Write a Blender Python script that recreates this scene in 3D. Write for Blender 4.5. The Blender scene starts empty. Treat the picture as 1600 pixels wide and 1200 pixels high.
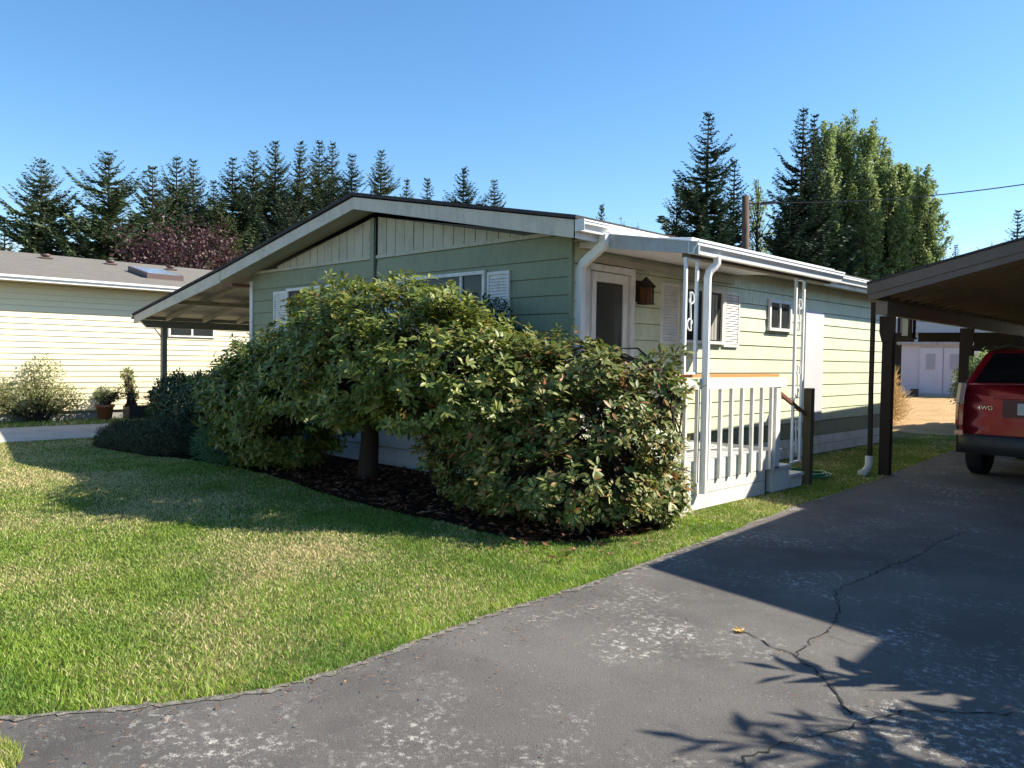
import bpy, math, random
import numpy as np
from mathutils import Vector, Matrix
random.seed(7); rng = np.random.default_rng(11)
scene = bpy.context.scene
C = scene.collection
# ---------------------------------------------------------------- camera
CAM = np.array([5.714, -6.7742, 1.5185]); YAW, PIT, ROL, FPX = .7731, -.0312, .0161, 1239.74
_f = np.array([-math.sin(YAW)*math.cos(PIT), math.cos(YAW)*math.cos(PIT), math.sin(PIT)])
_r = np.array([math.cos(YAW), math.sin(YAW), 0.]); _u = np.cross(_r, _f)
_R = math.cos(ROL)*_r + math.sin(ROL)*_u; _U = -math.sin(ROL)*_r + math.cos(ROL)*_u
cd = bpy.data.cameras.new('camera'); cam = bpy.data.objects.new('camera', cd); C.objects.link(cam)
cd.sensor_width = 36; cd.lens = FPX/1600*36; cd.clip_start = .05; cd.clip_end = 3000
m = Matrix.Identity(4)
for i in range(3): m[i][0] = _R[i]; m[i][1] = _U[i]; m[i][2] = -_f[i]; m[i][3] = CAM[i]
cam.matrix_world = m; scene.camera = cam
# ---------------------------------------------------------------- sky, sun, exposure
SUN = Vector((.79, .89, 1.0)).normalized()
w = bpy.data.worlds.new('World'); scene.world = w; w.use_nodes = True
nt = w.node_tree; bg = nt.nodes['Background']
sky = nt.nodes.new('ShaderNodeTexSky'); sky.sky_type = 'NISHITA'; sky.sun_disc = False
sky.sun_elevation = math.asin(SUN.z); sky.sun_rotation = math.atan2(SUN.x, SUN.y)
sky.altitude = 0; sky.air_density = 1.0; sky.dust_density = .3; sky.ozone_density = 3.0
hsv = nt.nodes.new('ShaderNodeHueSaturation'); hsv.inputs['Saturation'].default_value = 1.2; hsv.inputs['Hue'].default_value = .498
nt.links.new(sky.outputs[0], hsv.inputs['Color'])
tc = nt.nodes.new('ShaderNodeTexCoord'); mp = nt.nodes.new('ShaderNodeMapping'); mp.inputs['Scale'].default_value = (3, 3, 22); nt.links.new(tc.outputs['Generated'], mp.inputs[0])
nz = nt.nodes.new('ShaderNodeTexNoise'); nz.inputs['Scale'].default_value = 1.6; nz.inputs['Detail'].default_value = 6; nt.links.new(mp.outputs[0], nz.inputs['Vector'])
rp = nt.nodes.new('ShaderNodeValToRGB'); rp.color_ramp.elements[0].position = .56; rp.color_ramp.elements[1].position = .72; nt.links.new(nz.outputs['Fac'], rp.inputs[0])
sp_ = nt.nodes.new('ShaderNodeSeparateXYZ'); nt.links.new(tc.outputs['Generated'], sp_.inputs[0])
mr = nt.nodes.new('ShaderNodeMapRange'); mr.inputs[1].default_value = .19; mr.inputs[2].default_value = .10; mr.inputs[3].default_value = 0; mr.inputs[4].default_value = .55; nt.links.new(sp_.outputs[2], mr.inputs[0])
mm = nt.nodes.new('ShaderNodeMath'); mm.operation = 'MULTIPLY'; nt.links.new(rp.outputs[0], mm.inputs[0]); nt.links.new(mr.outputs[0], mm.inputs[1])
mxw = nt.nodes.new('ShaderNodeMix'); mxw.data_type = 'RGBA'; nt.links.new(mm.outputs[0], mxw.inputs[0]); nt.links.new(hsv.outputs[0], mxw.inputs[6]); mxw.inputs[7].default_value = (4.6, 4.8, 5.2, 1)
nt.links.new(mxw.outputs[2], bg.inputs[0])
bg.inputs[1].default_value = .10
sl = bpy.data.lights.new('sun', 'SUN'); sl.energy = 5.0; sl.angle = math.radians(.53); sl.color = (1, .92, .77)
so = bpy.data.objects.new('sun', sl); C.objects.link(so); so.rotation_euler = SUN.to_track_quat('Z', 'Y').to_euler(); so.location = (20, 25, 25)
vs = scene.view_settings; vs.view_transform = 'Standard'; vs.look = 'None'; vs.exposure = 1.15; vs.gamma = 1; vs.use_curve_mapping = False

# ---------------------------------------------------------------- helpers
def at(u, v, d):                       # world point at horizontal distance d along a direction of view
    k = _f + (u-800)/FPX*_R + (600-v)/FPX*_U
    return CAM + k/np.hypot(k[0], k[1])*d
def hit(u, v, ax, val):
    k = _f + (u-800)/FPX*_R + (600-v)/FPX*_U
    return CAM + (val-CAM[ax])/k[ax]*k
def ground(x, y):                      # gently rising ground behind the house
    return .45*min(1, max(0, (y-12.5)/11)) if y > 12.5 else 0.0
class MB:
    def __init__(s): s.v = []; s.f = []
    def quad(s, *p):
        n = len(s.v); s.v += [tuple(q) for q in p]; s.f.append(tuple(range(n, n+len(p)))); return s
    def box(s, x0, x1, y0, y1, z0, z1, M=None):
        n = len(s.v)
        P = [(x, y, z) for z in (z0, z1) for y in (y0, y1) for x in (x0, x1)]
        if M is not None: P = [tuple(M @ Vector(p)) for p in P]
        s.v += P
        s.f += [tuple(n+i for i in q) for q in [(0,2,3,1),(4,5,7,6),(0,1,5,4),(2,6,7,3),(0,4,6,2),(1,3,7,5)]]
        return s
    def prism(s, prof, a, b, fn):      # profile of 2-D points swept between a and b; fn(p, t)->3-D
        n = len(s.v); k = len(prof)
        s.v += [tuple(fn(p, a)) for p in prof] + [tuple(fn(p, b)) for p in prof]
        for i in range(k):
            j = (i+1) % k; s.f.append((n+i, n+j, n+k+j, n+k+i))
        s.f.append(tuple(n+i for i in range(k))[::-1]); s.f.append(tuple(n+k+i for i in range(k)))
        return s
    def tube(s, pts, rad, seg=8, sx=1, sy=1, rot=0, cap=True):
        pts = [Vector(p) for p in pts]; rad = rad if hasattr(rad, '__len__') else [rad]*len(pts)
        n0 = len(s.v); up = None
        for i, p in enumerate(pts):
            t = (pts[min(i+1, len(pts)-1)] - pts[max(i-1, 0)]).normalized()
            if up is None: up = Vector((0, 0, 1)) if abs(t.z) < .9 else Vector((0, 1, 0))
            a = t.cross(up).normalized(); b = a.cross(t).normalized(); up = b
            for k in range(seg):
                an = 2*math.pi*(k+.5)/seg + rot
                s.v.append(tuple(p + a*math.cos(an)*rad[i]*sx + b*math.sin(an)*rad[i]*sy))
        for i in range(len(pts)-1):
            for k in range(seg):
                a = n0+i*seg+k; b = n0+i*seg+(k+1) % seg; s.f.append((a, b, b+seg, a+seg))
        if cap:
            s.f.append(tuple(n0+k for k in range(seg))[::-1]); q = n0+(len(pts)-1)*seg; s.f.append(tuple(q+k for k in range(seg)))
        return s
    def lathe(s, prof, c, seg=20):
        n0 = len(s.v)
        for r, z in prof:
            for k in range(seg):
                an = 2*math.pi*k/seg; s.v.append((c[0]+r*math.cos(an), c[1]+r*math.sin(an), c[2]+z))
        for i in range(len(prof)-1):
            for k in range(seg):
                a = n0+i*seg+k; b = n0+i*seg+(k+1) % seg; s.f.append((a, b, b+seg, a+seg))
        return s
    def mesh(s, name, smooth=False):
        me = bpy.data.meshes.new(name); me.from_pydata(s.v, [], s.f); me.update()
        if smooth: me.polygons.foreach_set('use_smooth', [True]*len(me.polygons))
        return me
def obj(name, mb, mat, parent=None, smooth=False, label=None, bevel=0, **props):
    me = mb.mesh(name, smooth) if isinstance(mb, MB) else mb
    if mat is not None and not me.materials: me.materials.append(mat)
    o = bpy.data.objects.new(name, me); C.objects.link(o)
    if parent is not None:
        o.parent = parent; o.matrix_parent_inverse = Matrix.Translation(parent.location).inverted() if parent.type == 'EMPTY' else Matrix.Identity(4)
    if label: o['label'] = label
    for k, v in props.items(): o[k] = v
    if bevel:
        b = o.modifiers.new('bevel', 'BEVEL'); b.width = bevel; b.segments = 2; b.limit_method = 'ANGLE'
    return o
def thing(name, label, cat, loc=(0, 0, 0), group=None):
    o = bpy.data.objects.new(name, None); C.objects.link(o); o.location = loc; o.empty_display_size = .2
    o['label'] = label; o['category'] = cat
    if group: o['group'] = group
    return o
def tris(name, V, T, mat, parent=None, smooth=False, **props):    # numpy mesh of triangles or quads
    me = bpy.data.meshes.new(name); k = T.shape[1]
    me.vertices.add(len(V)); me.vertices.foreach_set('co', np.ascontiguousarray(V, dtype=np.float32).ravel())
    me.loops.add(T.size); me.loops.foreach_set('vertex_index', T.astype(np.int32).ravel())
    me.polygons.add(len(T)); me.polygons.foreach_set('loop_start', np.arange(0, T.size, k, dtype=np.int32))
    if smooth: me.polygons.foreach_set('use_smooth', np.ones(len(T), dtype=bool))
    me.update(calc_edges=True); me.materials.append(mat)
    return obj(name, me, None, parent, **props)
def leafgeo(P, D, N, L, W, fold=.25, droop=0.0):
    """folded leaves: base point P, axis D, normal N, length L, width W -> verts, tris"""
    D = D/np.linalg.norm(D, axis=1)[:, None]; S = np.cross(D, N); S /= np.linalg.norm(S, axis=1)[:, None]+1e-9
    N = np.cross(S, D); L = L[:, None]; Wd = W[:, None]
    tip = P + D*L - N*L*droop; mid = P + D*L*.5
    l = mid + S*Wd*.5 + N*Wd*fold; r = mid - S*Wd*.5 + N*Wd*fold
    V = np.stack([P, l, mid - N*L*droop*.1, r, tip], 1).reshape(-1, 3); b = np.arange(len(P))[:, None]*5
    T = np.concatenate([b+np.array([[0, 2, 1]]), b+np.array([[0, 3, 2]]), b+np.array([[1, 2, 4]]), b+np.array([[2, 3, 4]])], 1).reshape(-1, 3)
    return V, T
def leafgeo2(P, D, N, L, W, fold=.1, droop=.05):
    """elliptic folded leaves with two width stations"""
    D = D/np.linalg.norm(D, axis=1)[:, None]; S = np.cross(D, N); S /= np.linalg.norm(S, axis=1)[:, None]+1e-9
    N = np.cross(S, D); L = L[:, None]; Wd = W[:, None]; q = []
    for f, wf in ((.32, .44), (.68, .48)):
        m_ = P+D*L*f-N*L*droop*f*f; q += [m_+S*Wd*wf+N*Wd*fold, m_, m_-S*Wd*wf+N*Wd*fold]
    V = np.stack([P]+q+[P+D*L-N*L*droop], 1).reshape(-1, 3); b = np.arange(len(P))[:, None]*8
    T = np.concatenate([b+np.array([t_]) for t_ in ((0, 2, 1), (0, 3, 2), (1, 2, 5), (1, 5, 4), (2, 3, 6), (2, 6, 5), (4, 5, 7), (5, 6, 7))], 1).reshape(-1, 3)
    return V, T
def rdir(n):
    v = rng.normal(size=(n, 3)); return v/np.linalg.norm(v, axis=1)[:, None]

# ---------------------------------------------------------------- materials
class NM:
    def __init__(s, name):
        s.m = bpy.data.materials.new(name); s.m.use_nodes = True; s.t = s.m.node_tree; s.b = s.t.nodes['Principled BSDF']
        s.out = s.t.nodes['Material Output']
        s.co = s.t.nodes.new('ShaderNodeTexCoord').outputs['Object']
        s.pos = s.t.nodes.new('ShaderNodeNewGeometry').outputs['Position']
    def n(s, typ, **kw):
        nd = s.t.nodes.new('ShaderNode'+typ)
        for k, v in kw.items():
            if k in nd.inputs: nd.inputs[k].default_value = v
            else: setattr(nd, k, v)
        return nd
    def l(s, a, b): s.t.links.new(a, b)
    def noise(s, scale, detail=4, rough=.6, vec=None, stretch=None):
        nd = s.n('TexNoise'); nd.inputs['Scale'].default_value = scale; nd.inputs['Detail'].default_value = detail; nd.inputs['Roughness'].default_value = rough
        v = vec or s.pos
        if stretch:
            mp = s.n('Mapping'); mp.inputs['Scale'].default_value = stretch; s.l(v, mp.inputs[0]); v = mp.outputs[0]
        s.l(v, nd.inputs['Vector']); return nd.outputs['Fac']
    def ramp(s, fac, a, b, ca=(0, 0, 0), cb=(1, 1, 1)):
        r = s.n('ValToRGB'); r.color_ramp.elements[0].position = a; r.color_ramp.elements[1].position = b
        r.color_ramp.elements[0].color = (*ca, 1); r.color_ramp.elements[1].color = (*cb, 1); s.l(fac, r.inputs[0]); return r.outputs[0]
    def mix(s, fac, a, b, mode='MIX'):
        nd = s.n('Mix', data_type='RGBA', blend_type=mode)
        for sock, v in ((nd.inputs[0], fac), (nd.inputs[6], a), (nd.inputs[7], b)):
            if isinstance(v, (int, float)): sock.default_value = v
            elif isinstance(v, tuple): sock.default_value = (*v, 1)
            else: s.l(v, sock)
        return nd.outputs[2]
    def color(s, c):
        if isinstance(c, tuple): s.b.inputs['Base Color'].default_value = (*c, 1)
        else: s.l(c, s.b.inputs['Base Color'])
    def bump(s, h, strength=.3, dist=.01):
        nd = s.n('Bump'); nd.inputs['Strength'].default_value = strength; nd.inputs['Distance'].default_value = dist
        s.l(h, nd.inputs['Height']); s.l(nd.outputs[0], s.b.inputs['Normal'])
    def rnd(s):
        return s.n('NewGeometry').outputs['Random Per Island']
def rough(nm, r, spec=.5):
    nm.b.inputs['Roughness'].default_value = r; nm.b.inputs['Specular IOR Level'].default_value = spec
def paint(name, c, dirt=(.25, .22, .17), amt=.45, r=.55, sc=3.0, streak=True):
    m = NM(name); a = m.noise(sc, 6, .65); b = m.noise(sc*6, 5, .7, stretch=(1, 1, .25) if streak else None)
    k = m.ramp(m.mix(.5, a, b), .47, .68); 
    o = m.n('ObjectInfo'); v = m.n('Math', operation='MULTIPLY_ADD'); m.l(o.outputs['Random'], v.inputs[0]); v.inputs[1].default_value = .10; v.inputs[2].default_value = .95
    hs = m.n('HueSaturation'); hs.inputs['Color'].default_value = (*c, 1); m.l(v.outputs[0], hs.inputs['Value'])
    kk = m.n('Math', operation='MULTIPLY'); m.l(k, kk.inputs[0]); kk.inputs[1].default_value = amt
    m.color(m.mix(kk.outputs[0], hs.outputs[0], dirt)); rough(m, r, .35); m.bump(m.noise(90, 3), .15, .004); return m.m
def wood(name, c1, c2, r=.7):
    m = NM(name); g = m.noise(14, 6, .7, stretch=(1, 1, .08)); m.color(m.mix(g, c1, c2)); rough(m, r, .3); m.bump(g, .4, .006); return m.m
def leafmat(name, cols, trans=.3, r=.45, spec=.5, patch=None, tcol=None):
    m = NM(name); rr = m.n('ValToRGB'); e = rr.color_ramp.elements
    for i, (p, c) in enumerate(cols):
        q = e[i] if i < 2 else e.new(p); q.position = p; q.color = (*c, 1)
    m.l(m.rnd(), rr.inputs[0]); col = rr.outputs[0]
    if patch:
        col = m.mix(m.ramp(m.noise(patch[0], 3), patch[1], patch[2]), col, patch[3])
    m.color(col); rough(m, r, spec)
    if trans:
        t = m.n('BsdfTranslucent'); hs = m.n('HueSaturation', Saturation=1.1, Value=1.5); m.l(col, hs.inputs['Color']); m.l(hs.outputs[0], t.inputs[0])
        ms = m.n('MixShader'); ms.inputs[0].default_value = trans; m.l(m.b.outputs[0], ms.inputs[1]); m.l(t.outputs[0], ms.inputs[2]); m.l(ms.outputs[0], m.out.inputs[0])
    return m.m
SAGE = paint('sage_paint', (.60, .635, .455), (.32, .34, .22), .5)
SAGE_SHADED = paint('sage_shaded_paint', (.225, .25, .155), (.11, .13, .09), .5)  # same sage paint, the front wall's shade put into its darker colour
WHITE = paint('white_paint', (.70, .69, .66), (.34, .30, .22), .6)
WHITEC = paint('clean_white_metal', (.80, .80, .79), (.45, .42, .36), .25, r=.35)
CREAMW = paint('weathered_cream_paint', (.44, .42, .33), (.24, .20, .13), .6)
FASCIAM = paint('weathered_white_fascia', (.55, .50, .41), (.22, .21, .18), .6, sc=2.2)
GREYW = paint('porch_grey_white', (.66, .65, .66), (.40, .36, .30), .35)
YELLOW = paint('pale_yellow_siding', (.72, .65, .45), (.7, .62, .42), .12)
PLINTH = paint('grey_plinth', (.28, .28, .27), (.12, .12, .11), .5)
DOORM = paint('door_paint', (.60, .57, .50), (.34, .30, .24), .4)
UTIL = paint('utility_door_paint', (.56, .56, .60), (.42, .4, .4), .3)
ORANGE = wood('new_cedar', (.62, .27, .09), (.48, .19, .06))
BROWN = wood('dark_brown_stain', (.045, .027, .017), (.022, .014, .010))
BROWNF = wood('brown_fascia', (.19, .145, .115), (.12, .09, .07))
BROWNU = wood('brown_underside', (.30, .22, .15), (.16, .115, .08))
RUST = wood('red_brown_trim', (.22, .08, .05), (.13, .05, .03))
OLDPOST = wood('olive_brown_post', (.13, .10, .055), (.07, .055, .03))
CARPUND = paint('carport_underside', (.42, .37, .29), (.2, .16, .11), .6)
TAUPE = paint('grey_taupe_post', (.20, .20, .17), (.1, .1, .09), .5)
BARK = wood('bark', (.07, .05, .035), (.025, .018, .013), .9)
POLE = wood('pole_wood', (.12, .075, .052), (.07, .045, .033), .85)
def flat(name, c, r=.5, metal=0, spec=.5):
    m = NM(name); k = m.noise(30, 3); m.color(m.mix(k, c, tuple(x*.82 for x in c))); rough(m, r, spec); m.b.inputs['Metallic'].default_value = metal; return m.m
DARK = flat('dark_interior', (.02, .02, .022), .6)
BLACKP = flat('black_plastic', (.018, .018, .02), .45)
TYRE = flat('tyre_rubber', (.014, .014, .015), .75)
RIM = flat('wheel_alloy', (.5, .5, .52), .3, .9)
TERRA = flat('terracotta', (.34, .11, .055), .8)
PVC = flat('white_pvc', (.62, .60, .54), .45)
HOSE = flat('green_hose', (.03, .20, .09), .35)
CHROME = flat('chrome', (.8, .8, .8), .15, 1)
CURTAIN = flat('curtain', (.34, .33, .30), .9)
LAMPG = flat('amber_lamp_glass', (.13, .045, .018), .25)
IVORY = flat('ivory_glass', (.62, .56, .42), .35)
def glass(name, c, r=.05, spec=1.0):
    m = NM(name); m.color(c); rough(m, r, spec); m.b.inputs['Coat Weight'].default_value = .15; m.b.inputs['Coat Roughness'].default_value = .03; return m.m
GLASS = glass('window_glass', (.03, .034, .034), .04, .15); CARGL = glass('car_glass', (.008, .009, .012))
SKYL = glass('skylight_glass', (.25, .27, .30), .15)
CARRED = NM('car_red_paint'); CARRED.color((.30, .005, .014)); rough(CARRED, .32, .5); CARRED.b.inputs['Coat Weight'].default_value = 1; CARRED.b.inputs['Coat Roughness'].default_value = .04
CARRED.b.inputs['Metallic'].default_value = .35; CARRED = CARRED.m
TAILR = glass('tail_light_red', (.30, .01, .012), .1); TAILC = glass('tail_light_clear', (.33, .22, .20), .15)
def shingle(name, c1, c2):
    m = NM(name); br = m.n('TexBrick'); br.inputs['Scale'].default_value = 1; br.inputs['Brick Width'].default_value = .3; br.inputs['Row Height'].default_value = .14; br.inputs['Mortar Size'].default_value = .008
    br.inputs['Color1'].default_value = (*c1, 1); br.inputs['Color2'].default_value = (*c2, 1); br.inputs['Mortar'].default_value = (*[x*.55 for x in c2], 1)
    mp = m.n('Mapping'); mp.inputs['Rotation'].default_value = (0, 0, math.pi/2); m.l(m.pos, mp.inputs[0]); m.l(mp.outputs[0], br.inputs['Vector'])
    m.color(m.mix(m.ramp(m.noise(60, 4), .35, .7), br.outputs['Color'], tuple(x*1.15 for x in c1))); rough(m, .95, .2); m.bump(m.noise(120, 3), .5, .01); return m.m
SHG = shingle('grey_brown_shingles', (.165, .152, .135), (.12, .11, .098)); SHD = shingle('dark_shingles', (.06, .055, .055), (.035, .033, .034))
SHL = shingle('light_grey_shingles', (.34, .34, .36), (.26, .26, .28))
# asphalt
m = NM('asphalt')
base = m.mix(m.ramp(m.noise(.7, 5, .65), .35, .7), (.100, .092, .086), (.168, .155, .143))
base = m.mix(m.ramp(m.noise(160, 3, .8), .48, .75), base, (.17, .165, .16))
base = m.mix(m.ramp(m.noise(110, 2, .5), .60, .72), base, (.045, .045, .048))
mask = m.ramp(m.noise(1.15, 5, .65), .49, .62)
fl = m.ramp(m.noise(24, 10, .85), .545, .562)
mul = m.n('Math', operation='MULTIPLY'); m.l(mask, mul.inputs[0]); m.l(fl, mul.inputs[1])
base = m.mix(mul.outputs[0], base, (.55, .52, .47))
fl2 = m.ramp(m.noise(48, 5, .7), .64, .67); base = m.mix(fl2, base, (.33, .31, .29))
base = m.mix(m.ramp(m.noise(.45, 5, .7), .52, .72), base, (.075, .070, .067)); m.color(base); rough(m, .88, .3); m.bump(m.noise(150, 4, .8), .8, .012); ASPH = m.m
m = NM('asphalt_edge'); b_ = m.mix(m.ramp(m.noise(24, 7, .8), .42, .60), (.12, .112, .105), (.30, .275, .24)); m.color(b_); rough(m, .95, .2); m.bump(m.noise(70, 4, .8), .9, .02); AEDGE = m.m
CRACK = flat('crack', (.012, .012, .012), .95)
m = NM('concrete'); m.color(m.mix(m.ramp(m.noise(1.5, 6, .7), .35, .7), (.36, .34, .31), (.50, .48, .44))); rough(m, .9, .2); m.bump(m.noise(60, 4), .4, .01); CONC = m.m
m = NM('lawn_soil')
g = m.mix(m.ramp(m.noise(.55, 4, .6), .42, .60), (.085, .12, .025), (.30, .25, .11)); g = m.mix(m.ramp(m.noise(22, 5, .7), .4, .65), g, (.045, .060, .016)); m.color(g); rough(m, 1, .1); m.bump(m.noise(45, 5, .8), 1, .03); SOIL = m.m
m = NM('dry_field'); m.color(m.mix(m.ramp(m.noise(1.2, 6, .7), .35, .7), (.50, .33, .17), (.36, .24, .12))); rough(m, 1, .1); m.bump(m.noise(14, 5), .8, .05); DRY = m.m
m = NM('mulch'); m.color(m.mix(m.ramp(m.noise(28, 6, .75), .42, .62), (.010, .007, .005), (.045, .025, .016))); rough(m, 1, .1); m.bump(m.noise(30, 5, .8), 1, .05); MULCH = m.m
# grass blades: green or straw by patches
m = NM('grass_blades')
pn = m.noise(.55, 4, .6); sx = m.n('SeparateXYZ'); m.l(m.pos, sx.inputs[0])
gr = m.n('MapRange'); gr.inputs[1].default_value = -3.3; gr.inputs[2].default_value = -4.6; gr.inputs[3].default_value = .0; gr.inputs[4].default_value = .15; m.l(sx.outputs[1], gr.inputs[0])
gr2 = m.n('MapRange'); gr2.inputs[1].default_value = -3.4; gr2.inputs[2].default_value = -2.7; gr2.inputs[3].default_value = .0; gr2.inputs[4].default_value = .16; m.l(sx.outputs[1], gr2.inputs[0])
gs = m.n('Math', operation='ADD'); m.l(gr.outputs[0], gs.inputs[0]); m.l(gr2.outputs[0], gs.inputs[1])
sh = m.n('Math', operation='SUBTRACT'); m.l(pn, sh.inputs[0]); m.l(gs.outputs[0], sh.inputs[1])
dry = m.ramp(sh.outputs[0], .26, .52)
r1 = m.n('Math', operation='MULTIPLY'); m.l(dry, r1.inputs[0]); r1.inputs[1].default_value = .72
cmpn = m.n('Math', operation='LESS_THAN'); m.l(m.rnd(), cmpn.inputs[0]); m.l(r1.outputs[0], cmpn.inputs[1])
gcol = m.mix(m.ramp(m.noise(3, 3), .35, .65), (.20, .30, .045), (.31, .39, .08)); gcol = m.mix(m.ramp(m.noise(.25, 2), .45, .6), gcol, (.17, .26, .045))
gcol = m.mix(m.n('Math', operation='MULTIPLY').outputs[0], gcol, gcol)
col = m.mix(cmpn.outputs[0], gcol, (.64, .54, .29)); m.color(col); rough(m, .5, .3)
t = m.n('BsdfTranslucent'); m.l(col, t.inputs[0]); ms = m.n('MixShader'); ms.inputs[0].default_value = .35
m.l(m.b.outputs[0], ms.inputs[1]); m.l(t.outputs[0], ms.inputs[2]); m.l(ms.outputs[0], m.out.inputs[0]); GRASS = m.m
LUSH = leafmat('lush_grass_blades', [(0, (.15, .27, .03)), (.7, (.27, .39, .055)), (.9, (.34, .40, .08)), (1, (.6, .5, .26))], .35, .5, .3, patch=(1.4, .45, .62, (.13, .23, .04)))
RHODO = leafmat('rhododendron_leaves', [(0, (.070, .105, .020)), (.5, (.14, .18, .035)), (.90, (.24, .25, .06)), (.975, (.28, .22, .07)), (1, (.26, .10, .04))], .2, .46, .35)
RHODO2 = leafmat('rhododendron_leaves_mixed', [(0, (.065, .10, .022)), (.5, (.13, .165, .04)), (.80, (.24, .23, .075)), (.93, (.28, .20, .07)), (1, (.30, .11, .05))], .22, .48, .35)
DEADL = leafmat('dead_leaves', [(0, (.30, .085, .05)), (.6, (.38, .16, .07)), (1, (.22, .07, .04))], .25, .5)
HEDGEM = leafmat('hedge_leaves', [(0, (.022, .050, .018)), (1, (.045, .085, .028))], .15, .35)
HEATH = leafmat('heather', [(0, (.025, .045, .015)), (.6, (.045, .06, .02)), (1, (.06, .045, .03))], .1, .7)
FERN = leafmat('fern_leaves', [(0, (.05, .12, .05)), (1, (.09, .17, .07))], .3, .5)
CONF = leafmat('conifer_needles', [(0, (.035, .060, .030)), (.6, (.065, .095, .045)), (1, (.11, .13, .065))], .12, .7, .2)
CONFD = leafmat('dark_conifer_needles', [(0, (.014, .032, .020)), (.6, (.030, .055, .032)), (1, (.05, .08, .045))], .1, .7, .2)
CEDAR = leafmat('cedar_foliage', [(0, (.045, .065, .02)), (1, (.09, .11, .035))], .15, .7, .2)
POPL = leafmat('poplar_leaves', [(0, (.13, .185, .07)), (.6, (.20, .255, .10)), (1, (.29, .33, .16))], .4, .5, .4)
PLUM = leafmat('plum_leaves', [(0, (.035, .013, .018)), (.7, (.065, .025, .03)), (1, (.11, .05, .05))], .25, .5, .4)
PALE = leafmat('pale_shrub_leaves', [(0, (.14, .18, .06)), (.7, (.24, .26, .11)), (1, (.33, .28, .18))], .35, .5, .3)
REDTW = leafmat('reddish_twigs', [(0, (.20, .09, .06)), (1, (.32, .18, .12))], .2, .6, .3)
STRAW = leafmat('dry_tall_grass', [(0, (.42, .28, .13)), (1, (.55, .40, .20))], .3, .7, .2)
LITTER = leafmat('leaf_litter', [(0, (.10, .045, .025)), (.7, (.22, .10, .055)), (1, (.42, .25, .15))], .1, .7, .2)

# ---------------------------------------------------------------- ground
nx = 40; gx = np.concatenate([np.linspace(-900, -60, 8), np.linspace(-40, 30, 36), np.linspace(60, 900, 8)])
gy = np.concatenate([np.linspace(-300, -40, 5), np.linspace(-30, 40, 71), np.linspace(60, 1500, 8)])
V = np.array([(x, y, ground(x, y)) for y in gy for x in gx]); n = len(gx)
T = np.array([(j*n+i, j*n+i+1, (j+1)*n+i+1, (j+1)*n+i) for j in range(len(gy)-1) for i in range(n-1)])
tris('ground', V, T, SOIL, kind='structure')
LEFT = [(1.35, 14.2), (1.51, 8.76), (1.62, 7.2), (1.78, 5.39), (1.97, 3.0), (2.03, 1.45), (2.2, -.46), (2.26, -1.2), (2.33, -1.92), (2.38, -2.72), (2.39, -3.34), (2.43, -4.0), (2.48, -4.5), (2.46, -5.0), (2.25, -5.45), (1.93, -5.95), (1.2, -6.6), (-1, -7.4), (-5, -7.9), (-30, -8.6)]
def smoothline(P, k=4, jit=.012):
    P = [Vector((*p, 0)) for p in P]; out = []
    for i in range(len(P)-1):
        a = P[max(i-1, 0)]; b = P[i]; c = P[i+1]; d = P[min(i+2, len(P)-1)]
        for j in range(k):
            t = j/k; q = .5*((2*b)+(-a+c)*t+(2*a-5*b+4*c-d)*t*t+(-a+3*b-3*c+d)*t**3)
            out.append((q.x+random.uniform(-jit, jit), q.y+random.uniform(-jit, jit)))
    return out+[tuple(P[-1][:2])]
EDGE = smoothline(LEFT, 16, .014)
mb = MB()
def strip(mb, A, B, z):
    for i in range(len(A)-1):
        mb.quad((*A[i], z(*A[i])), (*A[i+1], z(*A[i+1])), (*B[i+1], z(*B[i+1])), (*B[i], z(*B[i])))
zz = lambda x, y: ground(x, y)+.010
from mathutils.geometry import tessellate_polygon
loop = EDGE+[(-30, -30), (22, -30), (22, 14.2)]
mb.v = [(x, y, zz(x, y)) for x, y in loop]
mb.f = [tuple(t_) for t_ in tessellate_polygon([[Vector((x, y, 0)) for x, y in loop]])]
def _up(f):
    a, b, c = (Vector(mb.v[k]) for k in f); return f if (b-a).cross(c-a).z > 0 else f[::-1]
mb.f = [_up(f) for f in mb.f]
drive = obj('driveway', mb, ASPH, kind='structure')
mb = MB(); nrm = []
off = []
for i, (x, y) in enumerate(EDGE):
    a = EDGE[max(i-1, 0)]; b = EDGE[min(i+1, len(EDGE)-1)]; t = Vector((b[0]-a[0], b[1]-a[1])).normalized(); wd = .040+.012*math.sin(i*.45)+random.uniform(-.02, .02)
    off.append((x-t.y*wd, y+t.x*wd))
strip(mb, EDGE, off, lambda x, y: ground(x, y)+.014)
obj('driveway_edge', mb, AEDGE, kind='structure')
# cracks in the asphalt
def crack(px, wd=.008, jit=.012):
    P = [hit(u, v, 2, .0) for u, v in px]; pts = []
    for i in range(len(P)-1):
        d = np.linalg.norm(P[i+1]-P[i]); k = max(2, int(d/.035))
        for j in range(k): pts.append(P[i]+(P[i+1]-P[i])*j/k+rng.normal(0, jit, 3)*[1, 1, 0])
    mb = MB(); L = []; Rr = []
    for i, p in enumerate(pts):
        a = pts[max(i-1, 0)]; b = pts[min(i+1, len(pts)-1)]; t = b-a; t = t/(np.linalg.norm(t)+1e-9); ww = wd*random.uniform(.3, 1.3)
        L.append((p[0]-t[1]*ww, p[1]+t[0]*ww)); Rr.append((p[0]+t[1]*ww, p[1]-t[0]*ww))
    strip(mb, L, Rr, lambda x, y: .0145)
    o = obj('crack', mb, CRACK, drive)
crack([(1150, 985), (1185, 1002), (1245, 1030), (1275, 1052), (1300, 1080), (1335, 1130)], .006)
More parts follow.
